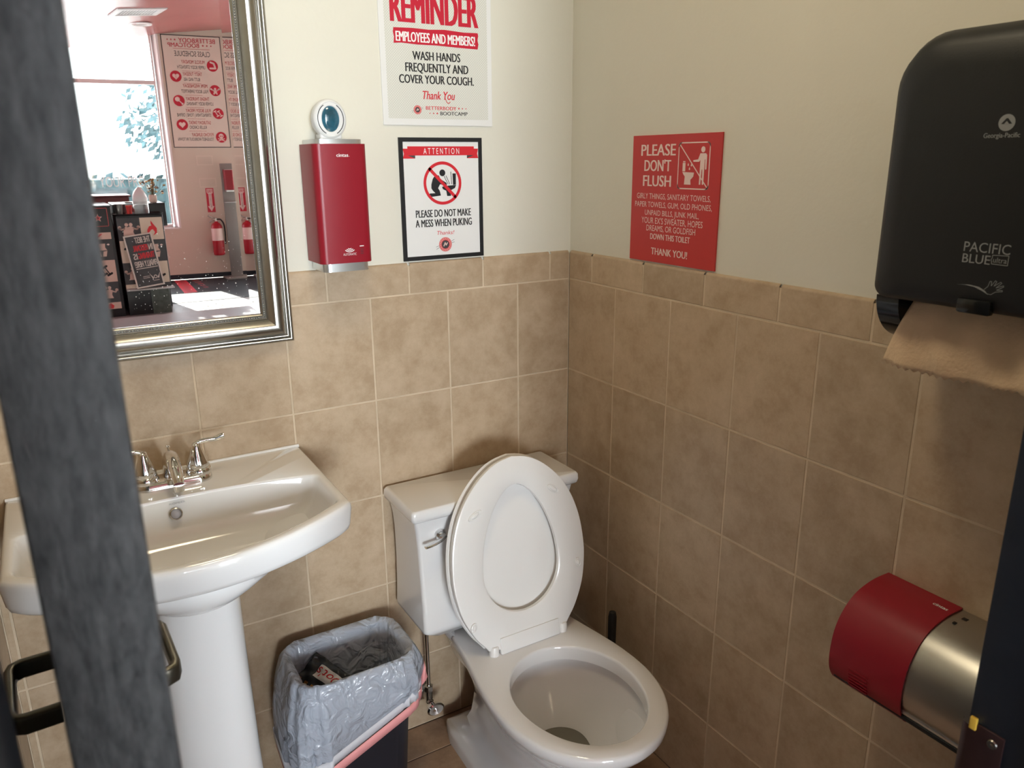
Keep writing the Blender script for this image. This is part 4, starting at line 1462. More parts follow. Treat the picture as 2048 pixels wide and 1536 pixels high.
# seat and cover, hinged up
HG = Vector((TX, -0.318, 0.412))
Vd = Vector((0.013, 0.100, 0.450)).normalized()
Nd = Vector((0, -Vd.z, Vd.y)).normalized()
SL = 0.468
def seat_poly(grow=0.0):
    prof = [(0.000, 0.112), (0.03, 0.122), (0.10, 0.148), (0.22, 0.176), (0.36, 0.190), (0.48, 0.191), (0.60, 0.184), (0.72, 0.166), (0.82, 0.139), (0.90, 0.105), (0.955, 0.070), (0.985, 0.038), (1.0, 0.0)]
    pr_ = smooth_path([(a, b, 0) for a, b in prof], 3)
    right = [(p.y + grow * (1 if p.y > 0 else 0), p.x * (SL + grow)) for p in pr_]
    left = [(-x, y) for x, y in reversed(right[:-1])]
    return right + left
def seat_hole(grow=0.0):
    out = []
    for k in range(60):
        a = 2 * PI * k / 60
        s = math.sin(a)
        cy = 0.185
        L = 0.210 if s > 0 else 0.108
        wv = 0.108 * (1 - 0.16 * max(0, s) ** 2)
        out.append(((wv + grow) * math.cos(a), cy + (L + grow) * s))
    return out
SCT = (0.0, 0.225)
SA = [2 * PI * k / 120 for k in range(120)]
def s3(poly, h):
    return [HG + Vector((1, 0, 0)) * x + Vd * y + Nd * h for x, y in polar(poly, SCT, SA)]
bm = bmesh.new()
loft(bm, [s3(seat_hole(0.004), -0.014), s3(seat_hole(0.0), -0.008), s3(seat_hole(0.0015), 0.0), s3(seat_hole(0.008), 0.0035), s3(seat_poly(-0.020), 0.0030), s3(seat_poly(-0.014), 0.0012), s3(seat_poly(-0.005), 0.0012), s3(seat_poly(-0.0015), -0.0005), s3(seat_poly(0.0), -0.006), s3(seat_poly(-0.002), -0.014), s3(seat_poly(-0.012), -0.018), s3(seat_hole(0.02), -0.018), s3(seat_hole(0.004), -0.014)], False, False)
bmesh.ops.remove_doubles(bm, verts=bm.verts, dist=0.00005)
seat = link_mesh('seat', bm, M_seat, tl, 40)
bm = bmesh.new()
for (x, y, ang) in ((-0.118, 0.345, 65), (0.110, 0.362, -55), (-0.150, 0.075, 20), (0.165, 0.155, -15)):
    c = HG + Vector((x, 0, 0)) + Vd * y + Nd * 0.0030
    big = 1.0 if y > 0.3 else 0.62
    a = math.radians(ang)
    e1 = Vector((1, 0, 0)) * math.sin(a) + Vd * math.cos(a)
    e1, e2 = Vector((math.cos(a), 0, 0)) + Vd * math.sin(a) * -1, Vector((math.sin(a), 0, 0)) + Vd * math.cos(a)
    e1, e2 = e2, e1
    def br(f, h):
        return [c + Nd * h + e1 * (0.0215 * big * f * math.cos(2 * PI * k / 24)) + e2 * (0.0085 * f * math.sin(2 * PI * k / 24)) for k in range(24)]
    bm_ = bmesh.new()
    loft(bm_, [br(1.0, -0.001), br(0.92, 0.0025), br(0.75, 0.0030), br(0.62, 0.0012), br(0.5, 0.0035), br(0.2, 0.0045)], False, True)
    link_mesh('bumper', bm_, M_seat, seat, 50)
bm.free()
bm = bmesh.new()
g0 = -0.024
loft(bm, [s3(seat_poly(-0.010), g0), s3(seat_poly(-0.001), g0 - 0.001), s3(seat_poly(0.002), g0 - 0.006), s3(seat_poly(-0.001), g0 - 0.012), s3(shrink(seat_poly(), 0.9, SCT), g0 - 0.017), s3(shrink(seat_poly(), 0.5, SCT), g0 - 0.020)], True, True)
link_mesh('seat_cover', bm, M_seat, tl, 40)
bm = bmesh.new()
def obox(bm, x0, x1, y0, y1, h0, h1, bev):
    vs = box(bm, (x0, y0, h0), (x1, y1, h1), bev)
    for v in vs:
        v.co = HG + Vector((1, 0, 0)) * v.co.x + Vd * v.co.y + Nd * v.co.z
obox(bm, -0.084, 0.090, -0.014, 0.028, -0.010, 0.0065, 0.003)
hinge_o = link_mesh('hinge_flap', bm, M_seat, tl, 40)
for x in (-0.098, 0.104):
    bm = bmesh.new()
    lathe(bm, [(0, 0.0), (0.013, 0.0), (0.013, 0.022), (0.010, 0.026), (0.0, 0.027)], (TX + x, -0.312, RZ - 0.001), 18)
    link_mesh('hinge_cap', bm, M_seat, tl, 40)

# ---- water supply
ws = thing('water_supply_valve', (-0.49, 0, 0.10), 'chrome shut-off valve and riser pipe on the wall behind the bin', 'valve')
bm = bmesh.new()
lathe(bm, [(0.012, 0.0), (0.030, 0.0), (0.030, 0.003), (0.022, 0.010), (0.012, 0.013)], (-0.495, -0.001, 0.115), 24, 'y')
link_mesh('escutcheon', bm, M_chrome_dull, ws, 40)
bm = bmesh.new()
tube(bm, [(-0.495, 0.0, 0.115), (-0.495, -0.060, 0.115)], 0.009, 14)
tube(bm, [(-0.495, -0.048, 0.108), (-0.495, -0.048, 0.150)], 0.0105, 14)
lathe(bm, [(0.008, 0.0), (0.0125, 0.0), (0.0125, 0.016), (0.008, 0.018)], (-0.495, -0.048, 0.145), 6)
link_mesh('valve_body', bm, M_chrome_dull, ws, 40)
bm = bmesh.new()
lathe(bm, [(0, 0.0), (0.010, 0.0), (0.010, 0.012), (0.021, 0.014), (0.022, 0.024), (0.018, 0.028), (0.006, 0.026), (0.0, 0.029)], (-0.493, -0.062, 0.108), 24, 'y', sx=1.15, sy=0.85, cap0=False, cap1=False)
link_mesh('oval_knob', bm, M_chrome, ws, 40)
bm = bmesh.new()
tube(bm, smooth_path([(-0.495, -0.048, 0.160), (-0.496, -0.050, 0.25), (-0.500, -0.060, 0.33), (-0.503, -0.075, 0.409)], 5), 0.0058, 12)
link_mesh('riser_pipe', bm, M_chrome, ws, 50)

# ---- rubbish bin with liner
BX0, BX1, BY0, BY1, BZ = -0.888, -0.602, -0.048, -0.248, 0.428
bcx, bcy = (BX0 + BX1) / 2, (BY0 + BY1) / 2
bn = thing('waste_bin', (bcx, bcy, 0), 'black waste bin between the sink pedestal and the toilet', 'waste bin')
def brr(f, z, g=0.0, r=0.055):
    hx = (BX1 - BX0) / 2 * f + g; hy = (BY0 - BY1) / 2 * f + g
    return [(x, y, z) for x, y in rrect(bcx, bcy, hx, hy, r, 10)]
bm = bmesh.new()
loft(bm, [brr(0.80, 0.0), brr(0.82, 0.015), brr(0.97, BZ - 0.02), brr(0.985, BZ - 0.018), brr(0.985, BZ - 0.003), brr(0.96, BZ - 0.003), brr(0.945, BZ - 0.03), brr(0.78, 0.012)], True, True)
link_mesh('bin_body', bm, M_bin, bn, 40)
# liner: up the inside, over the rim and hanging outside with folds
rb = random.Random(11)
bm = bmesh.new()
base = rrect(bcx, bcy, (BX1 - BX0) / 2, (BY0 - BY1) / 2, 0.055, 20)
nb = len(base)
ph = [rb.random() * 6.28 for _ in range(12)]
def fold(i, k, amp):
    t = 2 * PI * i / nb
    return amp * (math.sin(9 * t + ph[0] + k * .5) * .5 + math.sin(17 * t + ph[1] - k * .8) * .35 + math.sin(31 * t + ph[2] + k * 1.3) * .25)
def hem_z(x, y):
    u = (x - BX0) / (BX1 - BX0)
    z = 0.205 + 0.125 * u
    if y > bcy: z += 0.03
    return z
def lring(off_fn, z_fn):
    out = []
    for i, (x, y) in enumerate(base):
        p0 = Vector(base[i - 1]); p1 = Vector(base[(i + 1) % nb])
        d = (p1 - p0).normalized()
        nx, ny = d.y, -d.x
        o = off_fn(i, x, y)
        out.append((x + nx * o, y + ny * o, z_fn(i, x, y)))
    return out
rg = []
for k in range(10):      # inside, bottom to top
    t = k / 9
    rg.append(lring(lambda i, x, y: -0.030 * (1 - t) - 0.0155 + fold(i, k * .2, 0.0028), lambda i, x, y: 0.06 + (BZ - 0.008 - 0.06) * t))
rg.append(lring(lambda i, x, y: 0.000 + fold(i, 2, 0.0020), lambda i, x, y: BZ + 0.004 + 0.001 * math.sin(i * .9)))
rg.append(lring(lambda i, x, y: 0.005 + fold(i, 2.2, 0.0022), lambda i, x, y: BZ + 0.001))
nd = 12
for k in range(nd + 1):
    t = k / nd
    rg.append(lring(lambda i, x, y: 0.007 + (0.0155 if y < bcy + 0.03 or True else 0) * math.sin(PI * min(1, t * 0.8 + 0.05)) * (1.0 if y < BY0 - 0.005 else 0.35) + (0.020 * t if x < BX0 + 0.02 else 0) + fold(i, 2.4 + t * 2, 0.0030 + 0.006 * t),
                    lambda i, x, y: (BZ - 0.006) + (hem_z(x, y) - (BZ - 0.006)) * t))
loft(bm, rg, True, False)
liner = thing('bin_liner', (bcx, bcy, 0.06), 'grey plastic bin liner with pink drawstring folded over the black bin', 'bin liner')
link_mesh('bag', bm, M_bag, liner, 75)
# hem strip and drawstring
def strip(d0, d1, off, m, name, wav, zf=None):
    bm = bmesh.new()
    rows = []
    for d in (d0, (d0 + d1) / 2, d1):
        rows.append(lring(lambda i, x, y: 0.0085 + off + 0.0155 * math.sin(PI * 0.85) * (1.0 if y < BY0 - 0.005 else 0.35) + (0.020 if x < BX0 + 0.02 else 0) + fold(i, 4.6, 0.0085) * wav, lambda i, x, y: hem_z(x, y) - d + 0.004 * wav * math.sin(i * 0.21)))
    loft(bm, rows, False, False)
    o = link_mesh(name, bm, m, liner, 75)
    s_ = o.modifiers.new('thickness', 'SOLIDIFY'); s_.thickness = 0.0008
    return o
M_hem = mat('white_hem_plastic', (0.66, 0.67, 0.72), 0.3, bump=0.3, bscale=60)
strip(-0.012, 0.014, 0.0005, M_hem, 'hem', 1.0)
strip(0.010, 0.036, 0.003, M_draw, 'drawstring', 0.25)
kx, ky, kz = BX1 + 0.016, -0.215, 0.325
for (dx, dz, a) in ((0.012, 0.040, 40), (0.016, 0.012, 10)):
    P = [(kx - 0.004, ky - 0.006, kz), (kx + dx * .5, ky - 0.002, kz + dz * .5), (kx + dx, ky + 0.002, kz + dz)]
    bm = bmesh.new()
    rows = [[(x, y - 0.006, z - 0.008) for x, y, z in P], [(x, y + 0.006, z + 0.008) for x, y, z in P]]
    loft(bm, rows, False, False, closed=False)
    o = link_mesh('drawstring_end', bm, M_draw, liner, 60)
    s_ = o.modifiers.new('thickness', 'SOLIDIFY'); s_.thickness = 0.0008

# ---- crumpled snack bag in the bin
sb = thing('snack_bag', (-0.80, -0.13, 0.30), 'crumpled black and white snack bag with red script inside the bin', 'snack bag')
SN = Vector((-0.25, -0.50, 0.82)).normalized()
SU = Vector((0.50, -0.80, -0.30))
SU = (SU - SN * SU.dot(SN)).normalized()
SV = SN.cross(SU).normalized()
SO = Vector((-0.830, -0.090, 0.375))
def snack(u, v):
    h = 0.010 * math.sin(PI * min(1, max(0, u / 0.15))) * math.sin(PI * (v + .05) / .10) + 0.0035 * math.sin(u * 130 + v * 90) + 0.003 * math.sin(v * 170 - u * 60)
    return SO + SU * (u * 0.85) + SV * (v * 0.8) + SN * h
bm = bmesh.new()
nu, nv = 28, 20
gv = [[bm.verts.new(snack(-0.01 + 0.17 * i / (nu - 1), -0.05 + 0.10 * j / (nv - 1))) for i in range(nu)] for j in range(nv)]
for j in range(nv - 1):
    for i in range(nu - 1):
        f = bm.faces.new((gv[j][i], gv[j][i + 1], gv[j + 1][i + 1], gv[j + 1][i]))
        v = -0.05 + 0.10 * (j + .5) / (nv - 1); u = -0.01 + 0.17 * (i + .5) / (nu - 1)
        f.material_index = 1 if (-0.012 < v < 0.030 and u > 0.030) else (2 if v < -0.034 and (i // 2) % 2 == 0 else 0)
o = link_mesh('foil_bag', bm, [mat('slate_foil', (0.03, 0.035, 0.04), 0.25), M_white_print, mat('ochre_foil', (0.35, 0.16, 0.03), 0.3, var=0.6, vscale=90)], sb, 60)
s_ = o.modifiers.new('thickness', 'SOLIDIFY'); s_.thickness = 0.0008
A = Art((0, 0, 0), (1, 0, 0), (0, 1, 0), (0, 0, 1), 0.0)
A.text("Dot's", 0.040, 0.120, -0.004, 0.026, M_print_red, 0, 0.01, slant=0.2)
for v in A.bm.verts:
    v.co = snack(0.150 - v.co.x, 0.017 - v.co.y) + SN * 0.0016
A.build('red_script', sb)

# ---- brush behind the toilet
br_ = thing('toilet_brush', (-0.062, -0.312, 0), 'black handled toilet brush standing against the right wall behind the bowl', 'toilet brush')
bm = bmesh.new()
lathe(bm, [(0.0, 0.16), (0.0075, 0.16), (0.0085, 0.22), (0.0110, 0.27), (0.0115, 0.380), (0.009, 0.394), (0.0, 0.397)], (-0.062, -0.312, 0), 20, cap0=False, cap1=False)
link_mesh('handle', bm, M_rubber, br_, 50)
bm = bmesh.new()
lathe(bm, [(0.0, 0.0), (0.046, 0.0), (0.046, 0.012), (0.040, 0.10), (0.036, 0.165), (0.010, 0.170), (0.0, 0.170)], (-0.062, -0.312, 0), 28, cap0=False, cap1=False)
link_mesh('holder', bm, M_black, br_, 50)

# ---- little white plug on the right wall
bm = bmesh.new()
lathe(bm, [(0, -0.001), (0.0058, -0.001), (0.0058, 0.006), (0.004, 0.009), (0, 0.0095)], (0, -0.4095, 0.231), 14, 'x', cap0=False, cap1=False)
o = link_mesh('wall_plug', bm, M_white_pl, None, 40, origin=(0, -0.4095, 0.231))
tag(o, 'tiny white plug in a grout joint of the right wall', 'plug')
# ================================================================== lobby things (seen in the mirror)
NX = (-1, 0, 0)
def wall_art(n, eps=0.0012):
    return Art(P0 + WN * n, -WD, UP, WN, eps)
# poster: class schedule
cs = thing('class_schedule_poster', W(0.61, 0, 1.762), 'tall class schedule poster with red round icons on the lobby wall', 'poster')
bm = bmesh.new()
def wbox(bm, s0, s1, z0, z1, n0, n1):
    pr = [W(s0, n0, 0), W(s1, n0, 0), W(s1, n1, 0), W(s0, n1, 0)]
    loft(bm, [[(p.x, p.y, z0) for p in pr], [(p.x, p.y, z1) for p in pr]])
wbox(bm, 0.246, 0.972, 1.760, 3.160, 0.0005, 0.006)
M_board2 = mat('tinted_white_board', (0.74, 0.66, 0.58), 0.5)  # white board with the lobby's warm bounce light put into its colour
link_mesh('board', bm, M_board2, cs, 20)
A = wall_art(0.0062)
for (a, b, c, d) in ((0.246, 1.760, 0.972, 1.770), (0.246, 3.150, 0.972, 3.160), (0.246, 1.760, 0.256, 3.160), (0.962, 1.760, 0.972, 3.160)):
    A.rect(-a, b, -c, d, M_print_black, 1)
def pt_(s, a, b, z, h, m, bd=0.0): A.text(s, -a, -b, z, h, m, 1, bd)
pt_('BETTERBODY', 0.905, 0.457, 3.071, 0.053, M_print_crimson, 0.02)
pt_('BOOTCAMP', 0.703, 0.320, 3.013, 0.050, M_print_crimson, 0.02)
for k in range(3):
    A.star(-(0.415 - 0.045 * k), 3.100, 0.016 - 0.002 * k, M_print_crimson, 1)
    A.star(-(0.750 + 0.050 * k), 3.040, 0.016 - 0.002 * k, M_print_crimson, 1)
A.rect(-0.83, 2.992, -0.38, 2.996, M_print_crimson, 1)
pt_('CLASS SCHEDULE', 0.826, 0.390, 2.905, 0.062, M_print_black)
rows_ = [('MUSCLE MONDAY', 0.750, 0.462, 2.816, 0.042, 'UPPER BODY STRENGTH', 0.750, 0.407, 2.752, 0.040, 0.842, 2.796),
         ('TASTY TUESDAY', 0.699, 0.463, 2.667, 0.042, 'BUTT AND ABS', 0.668, 0.468, 2.602, 0.040, 0.376, 2.655),
         ('MEPK WEDNESDAY', 0.751, 0.448, 2.521, 0.042, 'FULL BODY SWEATFEST', 0.752, 0.422, 2.453, 0.040, 0.844, 2.490),
         ('THIGHS THURSDAY', 0.757, 0.466, 2.359, 0.042, 'LOWER BODY TRAINING', 0.800, 0.471, 2.299, 0.040, 0.379, 2.354),
         ('FULL BODY FRIDAY', 0.758, 0.446, 2.212, 0.042, 'STRENGTHEN | TONE | DEFINE', 0.759, 0.334, 2.156, 0.040, 0.851, 2.198),
         ('SATURDAY SWEAT', 0.744, 0.469, 2.059, 0.042, 'KILLER CARDIO', 0.686, 0.472, 2.001, 0.040, 0.384, 2.053),
         ('PSYCHO SUNDAY', 0.762, 0.488, 1.905, 0.042, 'TOUGHEST WORKOUT IN TOWN', 0.760, 0.312, 1.848, 0.040, 0.858, 1.894)]
M_softred = mat('soft_red_print', (0.50, 0.08, 0.08), 0.5)
for i, (t1, a, b, z, h, t2, a2, b2_, z2, h2, ic, iz) in enumerate(rows_):
    pt_(t1, a, b, z, h, M_softred, 0.01)
    pt_(t2, a2, b2_, z2, h2, M_dgrey)
    if i < 6: A.rect(-0.68, z2 - 0.030, -0.46, z2 - 0.027, M_softred, 1)
    u, v, r = -ic, iz, 0.070
    A.disc(u, v, r, M_print_crimson, 1, 32)
    w_ = M_pinkwhite
    if i == 0:
        A.stroke([(u + .02, v + .045), (u - .02, v + .030), (u - .035, v - .030), (u + .030, v - .030)], 0.022, w_, 2)
    elif i in (1, 5):
        P = []
        for k in range(40):
            t = 2 * PI * k / 40
            P.append((u + 0.0026 * 16 * math.sin(t) ** 3, v + 0.0026 * (13 * math.cos(t) - 5 * math.cos(2 * t) - 2 * math.cos(3 * t) - math.cos(4 * t))))
        A.poly(P, w_, 2)
        if i == 1: A.rect(u - .002, v - .03, u + .002, v + .012, M_print_crimson, 3)
    elif i == 2:
        A.disc(u, v + .02, .014, w_, 2); A.disc(u, v - .015, .022, w_, 2)
        A.stroke([(u - .05, v + .015), (u - .02, v), (u + .02, v), (u + .05, v + .015)], .014, w_, 2)
        A.disc(u - .05, v + .018, .012, w_, 2); A.disc(u + .05, v + .018, .012, w_, 2)
        A.disc(u - .018, v - .04, .010, w_, 2); A.disc(u + .018, v - .04, .010, w_, 2)
    elif i == 3:
        A.disc(u + .018, v + .018, .030, w_, 2)
        A.stroke([(u, v), (u - .035, v - .035)], .012, w_, 2)
        A.disc(u - .042, v - .036, .009, w_, 2); A.disc(u - .036, v - .044, .009, w_, 2)
    elif i == 4:
        for o_ in (-.022, .022):
            A.stroke([(u + o_ + .018, v + .030), (u + o_ - .018, v - .030)], .010, w_, 2)
            for q in (-1, 1):
                A.stroke([(u + o_ + q * .018 - .014, v + q * .030 + .008), (u + o_ + q * .018 + .014, v + q * .030 - .008)], .012, w_, 2)
    else:
        A.disc(u, v + .016, .030, w_, 2); A.rect(u - .016, v - .022, u + .016, v, w_, 2)
        A.disc(u - .012, v + .014, .008, M_print_crimson, 3); A.disc(u + .012, v + .014, .008, M_print_crimson, 3)
        A.stroke([(u - .040, v - .018), (u + .040, v - .048)], .010, w_, 2)
        A.stroke([(u + .040, v - .018), (u - .040, v - .048)], .010, w_, 2)
A.build('printed_schedule', cs)

# two blank raised plates
for k, (s0, s1, z0, z1, lab) in enumerate(((0.505, 0.717, 1.529, 1.657, 'upper painted-over plate on the lobby wall below the schedule'), (0.510, 0.731, 1.237, 1.361, 'lower painted-over plate on the lobby wall above the fire arrow'))):
    pl = thing('wall_plate', W((s0 + s1) / 2, 0, z0), lab, 'wall plate', 'painted plates on the lobby wall')
    bm = bmesh.new()
    wbox(bm, s0, s1, z0, z1, 0.0002, 0.006)
    link_mesh('rim', bm, M_plate, pl, 20)
    bm = bmesh.new()
    wbox(bm, s0 + 0.015, s1 - 0.015, z0 + 0.015, z1 - 0.015, 0.005, 0.0075)
    link_mesh('face', bm, M_pinkwall, pl, 20)

# fire arrow sign
fa = thing('fire_arrow_sign', W(0.63, 0, 0.903), 'red FIRE sign with white arrow above the extinguisher', 'sign')
bm = bmesh.new()
wbox(bm, 0.578, 0.681, 0.903, 1.227, 0.0005, 0.003)
link_mesh('plate', bm, M_print_crimson, fa, 20)
A = wall_art(0.0032)
c_ = -0.6295
A.poly([(c_ - .040, 1.215), (c_ + .040, 1.215), (c_ + .040, 1.165), (c_ + .020, 1.148), (c_ + .020, 0.985), (c_ + .042, 0.985), (c_, 0.915), (c_ - .042, 0.985), (c_ - .020, 0.985), (c_ - .020, 1.148), (c_ - .040, 1.165)], M_pinkwhite, 1)
A.text('FIRE', c_ - .036, c_ + .036, 1.166, 0.038, M_print_crimson, 2, 0.01)
word = 'EXTINGUISHER'
for i, ch in enumerate(word):
    A.text(ch, c_ - (.008 if ch != 'I' else .002), c_ + (.008 if ch != 'I' else .002), 1.133 - i * 0.0150, 0.0115, M_dgrey, 2)
A.build('printed_arrow', fa)

# fire extinguisher
fe = thing('fire_extinguisher', W(0.662, 0.095, 0.322), 'red fire extinguisher with white label hanging on the lobby wall', 'fire extinguisher')
ec = W(0.662, 0.095, 0)
bm = bmesh.new()
lathe(bm, [(0.0, 0.322), (0.066, 0.322), (0.075, 0.332), (0.076, 0.345), (0.076, 0.690), (0.070, 0.725), (0.050, 0.755), (0.026, 0.770), (0.022, 0.785), (0.0, 0.785)], (ec.x, ec.y, 0), 28, cap0=False, cap1=False)
link_mesh('cylinder', bm, mat('extinguisher_red', (0.38, 0.010, 0.022), 0.3), fe, 50)
bm = bmesh.new()
lathe(bm, [(0.0766, 0.525), (0.0766, 0.690)], (ec.x, ec.y, 0), 28, cap0=False, cap1=False)
link_mesh('label_wrap', bm, M_pinkwhite, fe, 50)
bm = bmesh.new()
def WE(ds, dn, z): return ec + WD * ds + WN * dn + UP * z
tube(bm, [WE(0, 0, 0.780), WE(0, 0, 0.830)], 0.018, 12)
tube(bm, smooth_path([WE(0, 0, 0.822), WE(-0.05, 0.01, 0.838), WE(-0.095, 0.01, 0.868)], 4), 0.010, 8)
tube(bm, smooth_path([WE(0, 0, 0.806), WE(-0.05, 0.01, 0.800), WE(-0.090, 0.01, 0.775)], 4), 0.009, 8)
link_mesh('valve_handle', bm, M_chrome_dull, fe, 50)
bm = bmesh.new()
tube(bm, smooth_path([WE(0.015, 0.02, 0.812), WE(0.060, 0.03, 0.806), WE(0.095, 0.03, 0.745), WE(0.102, 0.03, 0.650), WE(0.098, 0.03, 0.540), WE(0.092, 0.03, 0.475)], 5), 0.010, 10)
link_mesh('hose', bm, M_rubber, fe, 50)

# sanitizer stand
st = thing('sanitizer_stand', (1.02, -9.62, 0), 'grey steel hand sanitizer post with red dispenser and square foot', 'sanitizer stand')
bm = bmesh.new()
box(bm, (0.845, -9.75, 0.0045), (1.19, -9.42, 0.022), 0.003)
link_mesh('foot_plate', bm, M_stand, st, 30)
bm = bmesh.new()
box(bm, (0.944, -9.665, 0.02), (1.100, -9.635, 1.552), 0.004)
link_mesh('post', bm, M_stand, st, 30)
bm = bmesh.new()
prism_xy(bm, [(x, -y - 19.27, ) for x, y in [(a, b) for a, b in chamf(0.972, 1.084, -9.635, -9.735, 0.02)]], 1.205, 1.468)
link_mesh('red_cover', bm, M_red, st, 40)
bm = bmesh.new()
box(bm, (0.978, -9.635, 1.180), (1.078, -9.545, 1.206), 0.004)
link_mesh('nozzle_base', bm, M_alum, st, 30)
bm = bmesh.new()
box(bm, (0.978, -9.635, 1.467), (1.078, -9.545, 1.476), 0.003)
link_mesh('top_cap', bm, M_alum, st, 30)
bm = bmesh.new()
box(bm, (0.950, -9.635, 1.036), (1.096, -9.54, 1.046), 0.003)
link_mesh('drip_tray', bm, M_alum, st, 30)

# red printed lettering on the black floor: unreadable from here, drawn as bars
fd = bmesh.new()
fr = random.Random(5)
ob = []
def quad(bm, pts, mi=0):
    f = bm.faces.new([bm.verts.new(p) for p in pts]); f.material_index = mi
Q = [Vector((0.201, -9.78, 0.0052)), Vector((0.349, -9.73, 0.0052)), Vector((0.310, -8.588, 0.0052)), Vector((0.152, -8.558, 0.0052))]
def bil(a, b): return (Q[0] * (1 - a) + Q[1] * a) * (1 - b) + (Q[3] * (1 - a) + Q[2] * a) * b
quad(fd, [bil(0, 0), bil(1, 0), bil(1, 1), bil(0, 1)])
for k in range(16):
    b = 0.03 + k * 0.06
    a = fr.uniform(0.1, 0.4)
    quad(fd, [p + Vector((0, 0, .001)) for p in (bil(a, b), bil(a + .45, b), bil(a + .45, b + .018), bil(a, b + .018))], 1)
for k in range(11):
    y = -9.72 + k * 0.085
    quad(fd, [(0.41 + .003 * k, y, .0052), (0.50, y, .0052), (0.50, y + .035, .0052), (0.41 + .003 * k, y + .035, .0052)], 0 if k % 2 else 2)
o = link_mesh('floor_decal', fd, [M_print_crimson, M_blackpanel, M_dgrey], None, None, origin=(0.25, -9.1, 0.005))
tag(o, 'worn red lettering strip printed on the black lobby floor', 'floor decal')

# air vent and downlight in the lobby ceiling
vc = Vector((-0.015, -8.14, 0)); va = math.radians(-9)
vu = Vector((math.cos(va), math.sin(va), 0)); vv = Vector((-math.sin(va), math.cos(va), 0))
def VP(a, b, drop):
    p = vc + vu * a + vv * b
    return (p.x, p.y, ceil_z(p) - drop)
av = thing('ceiling_vent', VP(0, 0, 0), 'white slatted air vent in the red lobby ceiling', 'air vent')
bm = bmesh.new()
fr_ = [(0.255, 0.205, 0.001), (0.250, 0.200, 0.012), (0.200, 0.150, 0.016), (0.195, 0.145, 0.004)]
loft(bm, [[VP(-a, -b, d), VP(a, -b, d), VP(a, b, d), VP(-a, b, d)] for a, b, d in fr_], False, False)
link_mesh('frame', bm, M_whiteframe, av, 20)
bm = bmesh.new()
quad(bm, [VP(-.2, -.15, .002), VP(.2, -.15, .002), VP(.2, .15, .002), VP(-.2, .15, .002)])
link_mesh('duct', bm, M_dgrey, av, None)
for k in range(13):
    bm = bmesh.new()
    a = -0.185 + k * 0.0308
    quad(bm, [VP(a, -.145, .004), VP(a, .145, .004), VP(a + .009, .145, .012), VP(a + .009, -.145, .012)])
    o = link_mesh('slat', bm, M_whiteframe, av, None)
    s_ = o.modifiers.new('thickness', 'SOLIDIFY'); s_.thickness = 0.002
dl = thing('downlight', (0.095, -8.95, ceil_z((0.095, -8.95))), 'round recessed downlight in the red lobby ceiling', 'downlight')
bm = bmesh.new()
lathe(bm, [(0.128, -0.002), (0.125, -0.014), (0.098, -0.018), (0.080, -0.004)], (0.095, -8.95, ceil_z((0.095, -8.95))), 28, cap0=False, cap1=False)
link_mesh('trim_ring', bm, M_whiteframe, dl, 40)
bm = bmesh.new()
lathe(bm, [(0.0, -0.005), (0.082, -0.005)], (0.095, -8.95, ceil_z((0.095, -8.95))), 28, cap0=False, cap1=False)
link_mesh('lens', bm, mat('dim_lens', (0.35, 0.25, 0.24), 0.4), dl, 40)

# ---- reception counters with printed panels
def flame(A, u, v, s, l=2):
    A.poly([(u + a * s, v + b * s) for a, b in ((-.05, -.85), (-.50, -.55), (-.55, .0), (-.25, .45), (.05, .95), (.08, .55), (.02, .35), (.30, .25), (.52, -.15), (.55, -.60), (.30, -.92), (.42, -.55), (.10, -.15), (-.10, -.10), (-.30, -.45), (-.05, -.85))][:-1], M_print_red, l)
def people(A, u, v, s, l=2):
    m = M_pinkpanel
    for du in (-.22, .25):
        A.disc(u + du * s, v + .55 * s, .20 * s, m, l)
    A.poly([(u + a * s, v + b * s) for a, b in ((-.55, .22), (-.20, .38), (.15, .25), (.35, .35), (.60, .10), (.70, -.75), (-.55, -.75), (-.40, -.30))], m, l)
    for q in (-1, 1):
        A.stroke([(u + q * .50 * s, v + .10 * s), (u + q * .85 * s, v - .02 * s), (u + q * .98 * s, v + .22 * s)], .17 * s, m, l)
        A.disc(u + q * 1.0 * s, v + .25 * s, .17 * s, m, l)
def torso(A, u, v, s, l=2):
    m = M_pinkpanel
    A.poly([(u + a * s, v + b * s) for a, b in ((-.48, .75), (.48, .75), (.42, .30), (.62, -.05), (-.62, -.05), (-.42, .30))], m, l)
    A.poly([(u + a * s, v + b * s) for a, b in ((-.62, -.12), (-.18, -.20), (-.04, -.80), (-.45, -.80))], m, l)
    A.poly([(u + a * s, v + b * s) for a, b in ((.62, -.12), (.18, -.20), (.04, -.80), (.45, -.80))], m, l)
    for q in (-1, 1):
        A.poly([(u + q * .98 * s, v + .62 * s), (u + q * .82 * s, v + .74 * s), (u + q * .62 * s, v + .62 * s), (u + q * .82 * s, v + .50 * s)], M_pinkwhite, l)
def dumbbells(A, u, v, s, l=2):
    for o_ in (-.28, .28):
        A.stroke([(u + (o_ + .25) * s, v + .45 * s), (u + (o_ - .25) * s, v - .45 * s)], .13 * s, M_print_black, l)
        for q in (-1, 1):
            c = (u + (o_ + q * .25) * s, v + q * .45 * s)
            A.stroke([(c[0] - .22 * s, c[1] + .12 * s), (c[0] + .22 * s, c[1] - .12 * s)], .26 * s, M_print_black, l)
ICON = {'f': flame, 'p': people, 't': torso, 'd': dumbbells}

